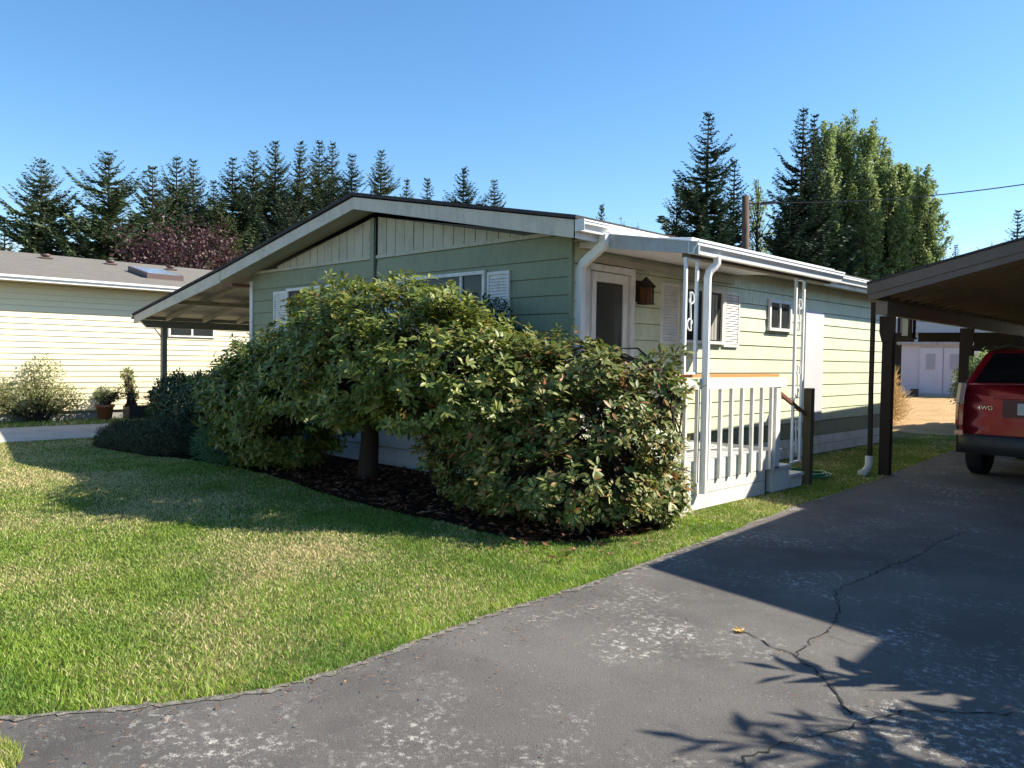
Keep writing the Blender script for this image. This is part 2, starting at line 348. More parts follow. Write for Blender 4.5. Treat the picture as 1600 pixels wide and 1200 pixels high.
crack([(1245, 1030), (1262, 1005), (1300, 985), (1312, 955), (1305, 925), (1350, 905), (1395, 885), (1440, 868), (1460, 850), (1520, 830)], .0045)
crack([(1150, 1200), (1200, 1180), (1250, 1160), (1330, 1140), (1420, 1115), (1600, 1122)], .005)
crack([(1300, 1000), (1350, 1012), (1420, 1030)], .0025)
# concrete drive at left, beds, dry field
mb = MB()
for i in range(8): mb.box(-12.25, -9.45, -9.2+2.6*i, -9.2+2.6*i+2.585, -.1, .012)
obj('concrete_path', mb, CONC, kind='structure')
mb = MB(); P = [(-.94, 12.2), (-12, 12.2), (-40, 24), (-30, 45), (12, 40), (5, 24), (2.6, 13.5)]
P = [(x, y) for x, y in P]
gxs = np.linspace(-34, 1.2, 24); gys = np.linspace(12.4, 34, 28)
V = np.array([(x+(.3*math.sin(y*2.2+x) if abs(y-12.4) < .1 else 0), y+(.25*math.sin(x*2.3) if abs(y-12.4) < .1 else 0), ground(x, y)+.006) for y in gys for x in gxs]); n = len(gxs)
T = np.array([(j*n+i, j*n+i+1, (j+1)*n+i+1, (j+1)*n+i) for j in range(len(gys)-1) for i in range(n-1)])
tris('dry_field', V, T, DRY, kind='structure')
BED = smoothline([(1.40, -.05), (1.62, -.5), (1.72, -1.1), (1.5, -1.75), (1.1, -2.02), (.2, -2.0), (-.6, -2.05), (-1.6, -2.0), (-3.2, -1.75), (-4.6, -1.75), (-5.6, -1.9), (-6.6, -2.2), (-8.2, -2.3), (-9.2, -1.6), (-9.3, -.3), (-9.3, .05)], 4, .04)
mb = MB(); strip(mb, BED, [(min(max(x, -9.3), 1.4), .1) for x, y in BED], lambda x, y: .005); obj('mulch_bed', mb, MULCH, kind='structure')
def inpoly(X, Y, P):
    P = np.array(P); r = np.zeros(len(X), bool); j = len(P)-1
    for i in range(len(P)):
        c = ((P[i, 1] > Y) != (P[j, 1] > Y)) & (X < (P[j, 0]-P[i, 0])*(Y-P[i, 1])/(P[j, 1]-P[i, 1]+1e-12)+P[i, 0]); r ^= c; j = i
    return r
# grass
def edge_x(Y):                         # driveway's left edge as x(y)
    e = np.array([p for p in EDGE if p[1] > -7.5 and p[0] > -2]); o = np.argsort(e[:, 1]); return np.interp(Y, e[o, 1], e[o, 0])
bedpoly = BED+[(-9.3, .1), (1.4, .1)]
def blades(X, Y, h, wd, name, mat=GRASS, lean=.5, z0=None):
    n = len(X); Z = np.array([ground(x, y) for x, y in zip(X, Y)]) if z0 is None else np.full(n, z0); a = rng.uniform(0, 2*np.pi, n); b = rng.uniform(0, 2*np.pi, n)
    P = np.stack([X, Y, Z], 1); s = np.stack([np.cos(a), np.sin(a), 0*a], 1)*(wd[:, None]/2); ln = rng.uniform(.1, lean, n)*h
    d = np.stack([np.cos(b)*ln, np.sin(b)*ln, h], 1)
    V = np.stack([P-s, P+s, P+d*.55-s*.7+[0, 0, .0], P+d*.55+s*.7, P+d*np.array([1.5, 1.5, 1])], 1).reshape(-1, 3); i = np.arange(n)[:, None]*5
    T = np.concatenate([i+[[0, 1, 3]], i+[[0, 3, 2]], i+[[2, 3, 4]]], 1).reshape(-1, 3)
    return tris(name, V, T, mat, kind='stuff')
N = 2600000
X = rng.uniform(-10, 2.6, N); Y = rng.uniform(-7.6, 12.3, N)
D = np.hypot(X-CAM[0], Y-CAM[1]); ang = np.arctan2(X-CAM[0], Y-CAM[1])
keep = (rng.uniform(0, 1, N) < np.clip((5.0/D)**1.7, .04, 1)) & (ang < -.15) & (ang > -1.45)
X, Y, D = X[keep], Y[keep], D[keep]
keep = (X < edge_x(Y)+rng.normal(0, .02, len(X))) & ~inpoly(X, Y, bedpoly)
keep &= ~((X > -9.4) & (X < .12) & (Y > -.02)) & ~((X < 1.45) & (Y > -.1) & (Y < 2.9)) & ~((X < -9.45))
X, Y, D = X[keep], Y[keep], D[keep]
E_ = np.array(EDGE)[::3]; dm = np.full(len(X), 9.)
for e_ in E_: dm = np.minimum(dm, np.hypot(X-e_[0], Y-e_[1]))
lush = rng.uniform(size=len(X)) < 1/(1+np.exp((dm-.72-.35*np.sin(X*2.1)-.2*np.sin(Y*3+X))/.22))*(Y < 0)
k = 1+.7*np.exp(-dm/.10)+.3*lush
hh = rng.uniform(.011, .026, len(X))*k; ww = (.0019+.0008*D)*rng.uniform(.6, 1.2, len(X))
blades(X[~lush], Y[~lush], hh[~lush], ww[~lush], 'lawn_grass', lean=.9)
blades(X[lush], Y[lush], hh[lush], ww[lush], 'lush_grass', LUSH, lean=.9)
n = 5000; a = rng.uniform(0, 6.28, n); r = .36*np.sqrt(rng.uniform(0, 1, n)); X = 2.34+r*np.cos(a)*.6; Y = -6.16+r*np.sin(a)*.6
blades(X, Y, rng.uniform(.02, .05, n), np.full(n, .004), 'grass_tuft', z0=.01)
n = 5000; blades(rng.uniform(-13.55, -12.3, n), rng.uniform(-7, 2, n), rng.uniform(.04, .08, n), np.full(n, .02), 'grass_strip')
# leaf litter on the bed
n = 2600; X = rng.uniform(-3.5, 2.0, n); Y = rng.uniform(-2.4, -.2, n); k = inpoly(X, Y, bedpoly) | ((X > .9) & (Y < -1.2) & (rng.uniform(size=n) < .25)); X, Y = X[k], Y[k]; n = len(X)
a = rng.uniform(0, 6.28, n); V, T = leafgeo(np.stack([X, Y, rng.uniform(.012, .05, n)], 1), np.stack([np.cos(a), np.sin(a), rng.uniform(-.2, .4, n)], 1), np.tile([0, 0, 1.], (n, 1))+rdir(n)*.4, rng.uniform(.06, .12, n), rng.uniform(.02, .04, n))
tris('leaf_litter', V, T, LITTER, kind='stuff')

# needles and bits of leaf on the asphalt, most of them along its edge
n = 1500; k_ = rng.integers(0, len(EDGE), n); e_ = np.array(EDGE)[k_]; off_ = np.abs(rng.normal(0, .22, n))+.02; X = e_[:, 0]+off_+rng.normal(0, .03, n); Y = e_[:, 1]+rng.uniform(-.1, .1, n)-(Y_ := (e_[:, 1] < -5.2))*off_
X[:500] = rng.uniform(2.6, 7, 500); Y[:500] = rng.uniform(-5.5, 2, 500)
a = rng.uniform(0, 6.28, n); V, T = leafgeo(np.stack([X, Y, rng.uniform(.017, .024, n)], 1), np.stack([np.cos(a), np.sin(a), rng.uniform(-.05, .25, n)], 1), np.tile([0, 0, 1.], (n, 1))+rdir(n)*.3, rng.uniform(.008, .035, n), rng.uniform(.003, .010, n))
tris('asphalt_debris', V, T, LITTER, kind='stuff')
lf = hit(1155, 985, 2, .02); mb = MB(); c_ = [(math.cos(a)*rr, math.sin(a)*rr) for a, rr in [(i*math.pi/5, .040 if i % 2 == 0 else .022) for i in range(10)]]
n0 = 0; mb.v = [(lf[0], lf[1], .022)]+[(lf[0]+x, lf[1]+y, .018+.012*((i % 2) == 0)) for i, (x, y) in enumerate(c_)]; mb.f = [(0, 1+i, 1+(i+1) % 10) for i in range(10)]
t = obj('fallen_leaf', mb, leafmat('yellow_leaf', [(0, (.55, .34, .08)), (1, (.6, .4, .12))], .2)); t['label'] = 'single yellow fallen leaf lying on the asphalt at the end of a crack'; t['category'] = 'leaf'

# ---------------------------------------------------------------- the green mobile home
W = 7.3; LY = 9.9; RX = -W/2; RZ = 3.735; SL = .188; OY = -.395
house = thing('mobile_home', 'pale green mobile home with white trim, low gable roof and covered side porch', 'house', (RX, 0, 0))
mb = MB(); mb.box(-W, -.002, .002, LY, 0.0, 2.80)
mb.prism([(-W+.01, 2.795), (-.012, 2.795), (-.012, 2.86), (RX, 3.50), (-W+.01, 2.86)], .006, LY, lambda p, t: (p[0], t, p[1]))
obj('wall', mb, SAGE_SHADED, house)
FZ, SP, SZ = 2.646, .2035, 2.386
# front courses of lap siding, each board its own piece
def lapx(x0, x1, zb, zt, mat, name='siding_board'):      # board on the front wall
    mb = MB(); mb.prism([(0.0, zb), (-.020, zb+.002), (-.007, zt-.002), (0.0, zt-.002)], x0, x1, lambda p, t: (t, p[0], p[1])); return obj(name, mb, mat, house)
def lapy(y0, y1, zb, zt, mat, name='siding_board', x=0.0):
    mb = MB(); mb.prism([(x, zb), (x+.020, zb+.002), (x+.007, zt-.002), (x, zt-.002)], y0, y1, lambda p, t: (p[0], t, p[1])); return obj(name, mb, mat, house)
zs = [2.915]+[FZ-k*SP for k in range(11)]
for i in range(len(zs)-1):
    zt, zb = zs[i], zs[i+1]
    if zb < .5: break
    j = random.choice([-1.9, -2.4, -.85, -2.9]); dz = random.uniform(-.0015, .0015)
    if i in (2, 5, 7): lapx(-3.655, j-.002, zb+.007+dz, zt, SAGE_SHADED); lapx(j+.002, -.003, zb+.0085+dz, zt, SAGE_SHADED)
    else: lapx(-3.655, -.003, zb+.007+dz, zt, SAGE_SHADED)
    lapx(-W, -3.75, zb+.007+dz, zt, SAGE_SHADED)
zs = [2.86, 2.59]+[SZ-k*SP for k in range(10)]
for i in range(len(zs)-1):
    zt, zb = zs[i], zs[i+1]; js = [.022, random.choice([3.9, 4.2]), random.choice([6.8, 7.4, 8.2]), LY]
    for a, b in zip(js[:-1], js[1:]): lapy(a+.001, b-.001, zb+.007, zt, SAGE)
# skirting
for k, (z0, z1, mt) in enumerate([(.31, .545, SAGE_SHADED), (.155, .305, WHITE), (.0, .150, WHITE)]):
    for a, b in ((.0, 3.1), (3.1, 7.9), (7.9, LY)): lapy(a+.002, b-.002, z0, z1, mt, 'skirting_board', x=-.001+.008*k)
for k, (z0, z1) in enumerate([(.26, .48), (.0, .255)]):
    for a, b in ((-W, -3.7), (-3.7, -.005)): lapx(a+.002, b-.002, z0, z1, GREYW, 'skirting_board')
# gable boards and trims
obj('gable_backing', MB().prism([(-7.0, 2.965), (-.35, 2.965), (RX, RZ-.22)], .0005, -.002, lambda p, t: (p[0], t, p[1])), BLACKP, house)
def gtop(x): return RZ - SL*abs(x-RX) - .215
x = -.06
for side in (1, -1):
    k = 0; x = RX + side*.05 if side > 0 else RX-.10
    while abs(x-RX) < 3.3:
        x2 = x+side*.2032; a, b = sorted((x+side*.012, x2)); za, zb = gtop(a), gtop(b)
        if min(za, zb) > 2.975:
            mb = MB(); d = random.uniform(.010, .016); mb.prism([(a, 2.965), (b, 2.965), (b, zb), (a, za)], -.0, -d, lambda p, t: (p[0], t, p[1])); obj('gable_board', mb, CREAMW, house)
        x = x2
mb = MB(); mb.box(-W, RX-.1, -.034, .0, 2.918, 2.962); mb.box(RX+.04, -.003, -.034, 0, 2.918, 2.962); obj('gable_trim', mb, CREAMW, house)
mb = MB(); mb.box(RX-.10, RX-.005, -.04, 0, .5, 3.50); obj('ridge_post', mb, SAGE_SHADED, house)
mb = MB(); mb.box(RX+.002, RX+.03, -.03, 0, .5, 3.5); obj('cable_conduit', mb, BLACKP, house)
mb = MB(); mb.box(-W-.01, -W+.09, -.035, 0, .0, 2.80); obj('corner_trim', mb, WHITE, house)
mb = MB(); mb.box(-.02, .024, -.030, .022, .5, 2.86); obj('corner_trim', mb, SAGE_SHADED, house)
# roof
def roofz(x):
    return RZ - SL*abs(x-RX) if x > -7.67 else RZ - SL*4.02 - .172*(-7.67-x)
mb = MB()
prof = [(.40, roofz(.40)+.012), (RX, RZ+.02), (-7.67, roofz(-7.67)+.014), (-11.64, roofz(-11.64)+.012), (-11.64, roofz(-11.64)+.055), (-7.67, roofz(-7.67)+.058), (RX, RZ+.066), (.40, roofz(.4)+.05)]
mb.prism(prof, OY-.03, LY+.3, lambda p, t: (p[0], t, p[1])); roof = obj('roof', mb, SHD, house)
mb = MB()
for a, b in ((.37, RX), (RX, -7.67)):
    mb.prism([(a, roofz(a)-.135), (b, roofz(b)-.15), (b, roofz(b)-.13), (a, roofz(a)-.115)], OY+.02, 0.0-.0, lambda p, t: (p[0], t, p[1]))
mb.box(.0, .35, 0.0, LY+.2, 2.832, 2.85); obj('soffit', mb, CREAMW, house)
mb = MB(); mb.prism([(.37, roofz(.37)-.19), (RX, RZ-.165), (RX, RZ), (.37, roofz(.37))], OY, OY+.03, lambda p, t: (p[0], t, p[1])); obj('fascia_board', mb, FASCIAM, house)
mb = MB(); mb.prism([(RX, RZ-.165), (-7.67, roofz(-7.67)-.175), (-7.67, roofz(-7.67)), (RX, RZ)], OY-.001, OY+.03, lambda p, t: (p[0], t, p[1])); obj('fascia_board', mb, FASCIAM, house)
mb = MB(); mb.prism([(-7.675, roofz(-7.7)-.20), (-11.61, roofz(-11.61)-.16), (-11.61, roofz(-11.61)), (-7.675, roofz(-7.67)-.004)], OY-.006, OY+.03, lambda p, t: (p[0], t, p[1])); obj('fascia_board', mb, FASCIAM, house)
mb = MB(); mb.box(-7.67, -7.3, OY+.03, .0, 2.70, 2.75); obj('lookout', mb, RUST, house)
mb = MB(); mb.box(.352, .372, OY, LY+.2, 2.79, roofz(.372)-.0); obj('fascia_board', mb, WHITE, house)
# K-style gutter of the main eave
def gutter(name, x, y0, y1, z, mat, parent, wd=.12, h=.115):
    P = [(0, 0), (wd*.55, 0), (wd*.62, h*.35), (wd*.92, h*.62), (wd*.92, h*.86), (wd, h*.88), (wd, h), (wd-.012, h), (wd-.012, h*.93), (wd*.8, h*.9), (wd*.8, h*.66), (wd*.5, h*.4), (wd*.45, .008), (.006, .008), (.006, h), (0, h)]
    mb = MB(); mb.prism(P, y0, y1, lambda p, t: (x+p[0], t, z+p[1])); return obj(name, mb, mat, parent)
g1 = gutter('gutter', .374, -.40, LY+.2, 2.86, WHITEC, house)
mb = MB(); mb.box(.374, .50, -.405, -.40, 2.858, 2.978); obj('end_cap', mb, GREYW, g1)
def rtube(mb, pts, w=.045): return mb.tube(pts, w, 4, sx=1.25, sy=.95)
ds = obj('downspout', rtube(MB(), [(.43, .02, 2.87), (.43, .02, 2.79), (.40, .03, 2.75), (.12, .075, 2.60), (.062, .085, 2.55), (.062, .085, 1.2), (.062, .085, .30)], .052), WHITEC, house)
# left carport under the same roof
for y in np.arange(.25, LY, .80):
    mb = MB(); mb.prism([(-7.35, roofz(-7.67)-.06), (-11.55, roofz(-11.55)-.08), (-11.55, roofz(-11.55)+.0), (-7.35, roofz(-7.67)+.012)], y, y+.045, lambda p, t: (p[0], t, p[1])); obj('rafter', mb, CARPUND, house)
mb = MB(); mb.prism([(-7.35, roofz(-7.67)-.005), (-11.58, roofz(-11.58)-.002), (-11.58, roofz(-11.58)+.010), (-7.35, roofz(-7.67)+.013)], OY+.03, LY+.2, lambda p, t: (p[0], t, p[1])); obj('roof_deck', mb, CARPUND, house)
mb = MB(); mb.box(-9.65, -9.58, -.36, LY, roofz(-9.6)-.17, roofz(-9.6)-.085); obj('purlin', mb, CARPUND, house)
mb = MB(); mb.prism([(OY+.03, 2.19), (OY+.16, 2.06), (LY, 2.06), (LY, 2.215), (OY+.03, 2.215)], -11.40, -11.31, lambda p, t: (t, p[0], p[1])); obj('beam', mb, TAUPE, house)
for y in (.12, 3.4, 6.7, 9.7):
    mb = MB(); mb.box(-11.41, -11.30, y-.05, y+.05, 0, 2.06); p = obj('post', mb, TAUPE, house)
    mb = MB(); mb.tube([(-11.355, y-.06, 1.86), (-11.355, y-.12, 1.96), (-11.355, y-.2, 2.05)], .012, 6); obj('bracket', mb, TAUPE, p)
g2 = gutter('gutter', -11.74, OY-.02, LY+.2, roofz(-11.6)-.07, TAUPE, house, .12, .09)
# windows
def window(y0, y1, z0, z1, front=False, mull=None, cur=True, fr=.045):
    def bx(mb, a0, a1, d0, d1, c0, c1):                    # a: along wall, d: outwards, c: up
        return mb.box(a0, a1, -d1, -d0, c0, c1) if front else mb.box(d0, d1, a0, a1, c0, c1)
    w_ = obj('window', bx(MB(), y0, y1, .0, .022, z0, z1), DARK, house)
    mb = MB()
    bx(mb, y0, y1, .022, .062, z1-fr, z1); bx(mb, y0-.02, y1+.02, .022, .075, z0, z0+fr*.9); bx(mb, y0, y0+fr, .022, .06, z0+fr*.9, z1-fr); bx(mb, y1-fr, y1, .022, .06, z0+fr*.9, z1-fr)
    for q in (mull or []): bx(mb, q-.018, q+.018, .022, .055, z0+fr*.9, z1-fr)
    obj('frame', mb, WHITE, w_)
    ed = [y0+fr]+list(mull or [])+[y1-fr]
    for a, b in zip(ed[:-1], ed[1:]): obj('pane', bx(MB(), a, b, .0235, .030, z0+fr*.9, z1-fr), GLASS, w_)
    return w_
def shutter(y0, y1, z0, z1, front=False):
    mb = MB()
    def bx(a0, a1, d0, d1, c0, c1):
        return mb.box(a0, a1, -d1, -d0, c0, c1) if front else mb.box(d0, d1, a0, a1, c0, c1)
    bx(y0, y1, .015, .026, z0, z1); bx(y0, y0+.035, .026, .045, z0, z1); bx(y1-.035, y1, .026, .045, z0, z1); bx(y0+.035, y1-.035, .026, .0445, z1-.04, z1); bx(y0+.035, y1-.035, .026, .0445, z0, z0+.04)
    z = z0+.045
    while z < z1-.06:
        P = [(.026, z+.03), (.030, z+.03), (.043, z+.004), (.026, z)]
        mb.prism(P, y0+.035, y1-.035, (lambda p, t: (t, -p[0], p[1])) if front else (lambda p, t: (p[0], t, p[1]))); z += .036
    return obj('shutter', mb, WHITE, house)
def fz(y): return 0
window(-6.03, -4.33, 1.55, 2.61, True, [-5.05]); shutter(-6.47, -6.06, 1.5, 2.58, True); shutter(-4.30, -3.9, 1.5, 2.58, True)
window(-2.95, -1.34, 1.55, 2.60, True, [-1.78]); shutter(-1.31, -.93, 1.5, 2.575, True); shutter(-3.36, -2.98, 1.5, 2.575, True)
w2 = window(2.17, 3.25, 1.77, 2.525, False, [2.72]); shutter(1.73, 2.14, 1.75, 2.52); shutter(3.29, 3.72, 1.74, 2.52)
mb = MB(); [mb.tube([(.033, y, 1.83), (.034, y+.01, 2.45)], .035, 6, sx=.15) for y in (2.9, 2.98, 3.06)]
obj('curtain', mb, CURTAIN, w2)
window(4.62, 5.37, 2.02, 2.50, False, [4.99], fr=.05)
# entrance door
door = obj('door', MB().box(.0, .035, .24, 1.03, .55, 2.54), DOORM, house)
obj('glass', MB().box(.036, .044, .38, .89, 1.0, 2.42), glass('storm_glass', (.05, .05, .045), .12, .6), door)
mb = MB(); mb.box(.0, .075, .155, .235, .55, 2.62); mb.box(.0, .075, 1.035, 1.105, .55, 2.62); mb.box(.0, .085, .235, 1.035, 2.545, 2.615)
mb.box(.036, .06, .30, .375, .56, 2.53); mb.box(.036, .06, .895, .97, .56, 2.53); mb.box(.036, .058, .375, .895, 2.425, 2.53); mb.box(.036, .058, .375, .895, .56, .995); obj('frame', mb, WHITE, door)
mb = MB(); mb.tube([(.062, .93, 1.5), (.11, .93, 1.5), (.11, .86, 1.5)], .012, 8); obj('handle', mb, CHROME, door)
obj('trim', MB().box(.0, .05, .118, .152, .55, 2.62), RUST, house)
obj('utility_door', MB().box(.018, .045, 5.92, 6.63, .56, 2.40), UTIL, house)
# lantern on the wall
lamp = obj('wall_lamp', MB().box(.02, .035, 1.18, 1.36, 2.24, 2.50), BROWN, house)
mb = MB(); c = (.12, 1.27, 0)
for a, b in ((.055, 1.20), (.055, 1.33), (.175, 1.20), (.175, 1.33)): mb.box(a-.008, a+.008, b-.008, b+.008, 2.22, 2.42)
mb.box(.04, .19, 1.185, 1.355, 2.21, 2.225); mb.box(.04, .19, 1.185, 1.355, 2.41, 2.425)
n0 = len(mb.v); mb.v += [(.03, 1.175, 2.425), (.20, 1.175, 2.425), (.20, 1.365, 2.425), (.03, 1.365, 2.425), (.115, 1.27, 2.55)]; mb.f += [(n0, n0+1, n0+4), (n0+1, n0+2, n0+4), (n0+2, n0+3, n0+4), (n0+3, n0, n0+4)]
obj('lantern_frame', mb, BROWN, lamp); obj('lamp_glass', MB().box(.065, .165, 1.21, 1.32, 2.228, 2.408), LAMPG, lamp)
# porch roof
mb = MB(); mb.prism([(.02, 2.775), (1.46, 2.70), (1.46, 2.735), (.37, 2.83), (.02, 2.83)], .09, 3.60, lambda p, t: (p[0], t, p[1])); pr = obj('porch_roof', mb, GREYW, house)
for k in range(8):
    y = .12+k*.435; obj('roof_panel', MB().prism([(.38, 2.83), (1.45, 2.737), (1.45, 2.757), (.38, 2.852)], y, y+.42, lambda p, t: (p[0], t, p[1])), WHITEC, pr)
mb = MB(); mb.prism([(.47, 2.725), (1.565, 2.575), (1.565, 2.69), (.47, 2.87)], .055, .085, lambda p, t: (p[0], t, p[1])); obj('porch_fascia', mb, paint('dirty_grey_fascia', (.37, .38, .38), (.17, .17, .165), .6), pr)
mb = MB(); mb.prism([(.47, 2.87), (1.565, 2.69), (1.565, 2.70), (.47, 2.88)], .045, .12, lambda p, t: (p[0], t, p[1])); obj('drip_edge', mb, GREYW, pr)
mb = MB(); mb.box(1.34, 1.44, .12, 3.5, 2.56, 2.66); obj('porch_beam', mb, DARK if 0 else BROWNF, pr)
mb = MB(); mb.box(.02, .07, .3, 3.5, 2.63, 2.71); obj('ledger', mb, CREAMW, pr)
g3 = gutter('porch_gutter', 1.462, .04, 3.62, 2.585, WHITEC, house, .115, .125)
ds2 = obj('downspout', rtube(MB(), [(1.515, .50, 2.60), (1.515, .50, 2.53), (1.50, .47, 2.49), (1.475, .42, 2.44), (1.47, .40, 2.38), (1.47, .40, 1.3), (1.47, .40, .17)], .036), WHITEC, house)
# ornamental posts with scrolls
def scroll(mb, y, z, h, w, fl=1):
    pts = []
    for i in range(29):
        t = i/28; a = (t-.5)*2
        th = a*math.pi*2.35; rr = .5
        if abs(a) < .5: py, pz = a*.9, a*1.0
        pts.append(t)
    P = []
    for i in range(13):                                    # top curl
        t = i/12; an = math.radians(-200+t*300); r = (.10+.32*t)*w; P.append((y+fl*(math.cos(an)*r), z+h*.33+math.sin(an)*r))
    Q = []
    for i in range(13):
        t = i/12; an = math.radians(-20+t*300)+math.pi*.0; r = (.10+.32*t)*w; Q.append((y-fl*math.cos(math.radians(-200+t*300))*r, z-h*.33-math.sin(math.radians(-200+t*300))*r))
    pts = P+Q[::-1]
    mb.tube([(1.40, a, b) for a, b in pts], .009, 6)
def ornpost(y0, y1, z0, z1, scr):
    mb = MB(); mb.box(1.385, 1.415, y0-.015, y0+.015, z0, z1); mb.box(1.385, 1.415, y1-.015, y1+.015, z0, z1); mb.box(1.38, 1.42, y0-.02, y1+.02, z0, z0+.02); mb.box(1.38, 1.42, y0-.02, y1+.02, z1-.02, z1)
    p = obj('porch_post', mb, WHITEC, house)
    for z in scr:
        s = MB(); scroll(s, (y0+y1)/2, z, .36, (y1-y0)*.9); obj('scroll', s, WHITEC, p)
ornpost(.10, .31, 1.395, 2.56, [2.03]); ornpost(2.58, 2.80, .30, 2.56, [2.12, 1.30, .62])

# ---------------------------------------------------------------- deck
deck = thing('porch_deck', 'white railed wooden deck with a fresh cedar plank on its rail, beside the green home', 'deck', (.75, 1.2, 0))
for k in range(17): y = -.08+k*.145; obj('deck_board', MB().box(.03, 1.38, y, y+.138, .455, .49), GREYW, deck)
for z0, z1 in ((.285, .50), (.16, .278), (.0, .153)):
    obj('skirt_board', MB().box(1.385, 1.41, -.10, 1.88, z0, z1), WHITE, deck); obj('skirt_board', MB().box(.03, 1.384, -.12, -.10, z0, z1), WHITE, deck)
obj('skirt_board', MB().box(1.385, 1.405, 1.885, 2.02, .27, .50), WHITE, deck); obj('post', MB().box(1.37, 1.40, 1.90, 1.93, 0, .27), BROWN, deck)
for k in range(9):
    y = .075+k*.2315; obj('baluster', MB().box(1.411, 1.449, y, y+.034, .285, 1.24), WHITE, deck)
for k in range(5):
    x = .25+k*.22; obj('baluster', MB().box(x, x+.038, -.155, -.121, .285, 1.24), WHITE, deck)
obj('corner_post', MB().box(1.40, 1.44, -.165, -.125, .285, 1.24), WHITE, deck)
obj('rail', MB().box(1.411, 1.45, -.17, 2.30, 1.243, 1.352), WHITE, deck); obj('rail', MB().box(.03, 1.41, -.162, -.124, 1.243, 1.352), WHITE, deck)
obj('end_post', MB().box(1.36, 1.44, 2.06, 2.17, .28, 1.242), WHITE, deck)
obj('cap_plank', MB().box(1.19, 1.36, -.15, 2.28, 1.36, 1.392), ORANGE, deck)
obj('cap_plank', MB().box(.04, 1.185, -.20, -.06, 1.355, 1.388), ORANGE, deck)
for k, (y0, y1, z) in enumerate([(2.03, 2.50, .30), (2.51, 2.86, .17)]):
    s_ = obj('step', MB().box(.2, 1.44, y0, y1, z-.035, z), GREYW, deck); obj('riser', MB().box(.22, 1.42, y0+.02, y1-.02, 0, z-.037), WHITE, s_)
mb = MB(); mb.tube([(1.39, 2.10, 1.22), (1.41, 2.98, .86)], .028, 4); obj('handrail', mb, RUST, deck)
t = thing('wooden_post', 'short weathered brown post standing at the foot of the deck steps', 'post', (1.43, 2.97, 0)); obj('post_shaft', MB().box(1.38, 1.48, 2.92, 3.02, 0, 1.215), OLDPOST, t, bevel=.004)
mb = MB()
pts = []
for i in range(150): a = i/150*2*math.pi*5; r = .24+.05*math.sin(i*.13)+random.uniform(-.01, .01); pts.append((1.15+r*math.cos(a)*1.1, 3.55+r*math.sin(a), .03+.012*(i/30)+.01*math.sin(a*3)))
mb.tube(pts, .011, 6); t = obj('garden_hose', mb, HOSE, None, True); t['label'] = 'green garden hose coiled on the grass behind the short brown post'; t['category'] = 'hose'

# ---------------------------------------------------------------- right carport
def cf(x, y, z): return (1.735+x-.025*y, 4.55+y+.05*x, z)      # carport frame: origin at first post
ca = thing('carport', 'dark brown carport with sloping roof sheltering a red car', 'carport', (1.8, 4.6, 0))
def cbox(x0, x1, y0, y1, z0, z1):
    mb = MB(); mb.box(x0, x1, y0, y1, z0, z1); mb.v = [cf(*p) for p in mb.v]; return mb
CS = .25
def cz(x): return 2.62+CS*(x+.05)
def cprism(P, y0, y1): return MB().prism(P, y0, y1, lambda p, t: cf(p[0], t, p[1]))
for k, y in enumerate((0, 4.2, 8.2, 11.6)):
    px_ = -.06 if k == 1 else 0
    obj('post', cbox(px_, px_+.13, y, y+.13, .0, 2.19), BROWN, ca); obj('gusset', cprism([(-.03, 2.19), (.165, 2.19), (.165, 1.95), (.14, 1.84), (-.0, 1.84), (-.03, 1.95)], y-.025, y+.0) if 0 else cprism([(-.035, 2.188), (.17, 2.188), (.165, 1.97), (.135, 1.84), (-.002, 1.84), (-.035, 1.97)], y-.022, y-.001), BROWN, ca)
obj('beam', cbox(.01, .10, -.20, 12.4, 2.20, 2.38), BROWNU, ca)
obj('beam_end', cbox(-.02, .13, -.24, -.205, 2.20, 2.37), paint('pale_brown', (.24, .19, .15), (.12, .09, .07), .5), ca)
obj('beam', cbox(3.15, 3.25, -.1, 12.4, 2.98, 3.16), BROWNU, ca)
XR = 3.2
obj('roof_deck', cprism([(-.07, cz(-.07)-.045), (XR, cz(XR)-.045), (XR, cz(XR)-.01), (-.07, cz(-.07)-.01)], -.33, 12.5), BROWNU, ca)
obj('roof', cprism([(-.09, cz(-.09)-.008), (XR, cz(XR)-.008), (XR, cz(XR)+.02), (-.09, cz(-.09)+.02)], -.40, 12.5), SHD, ca)
for y in np.arange(.0, 12.2, .42):
    obj('rafter', cprism([(-.05, cz(-.05)-.17), (XR, cz(XR)-.17), (XR, cz(XR)-.047), (-.05, cz(-.05)-.047)], y, y+.045), BROWNU, ca)
obj('fascia_board', cprism([(-.09, cz(-.09)-.15), (XR, cz(XR)-.15), (XR, cz(XR)-.01), (-.09, cz(-.09)-.01)], -.38, -.345), BROWNF, ca)
obj('fascia_board', cprism([(-.075, cz(-.075)-.24), (XR, cz(XR)-.235), (XR, cz(XR)-.153), (-.075, cz(-.075)-.153)], -.365, -.340), BROWNF, ca)
obj('eave_board', cbox(-.09, -.072, -.342, 12.5, cz(-.08)-.2, cz(-.08)-.012), BROWNF, ca)
mb = MB(); mb.tube([cf(-.12, -.02, 2.38), cf(-.12, -.02, 1.2), cf(-.105, -.03, .22)], .036, 4); dp = obj('downspout', mb, BROWN, ca)
mb = MB(); mb.tube([cf(-.11, -.03, .26), cf(-.11, -.05, .12), cf(-.13, -.14, .045), cf(-.14, -.24, .03)], [.055, .052, .055, .06], 12); obj('drain_boot', mb, PVC, dp, True)
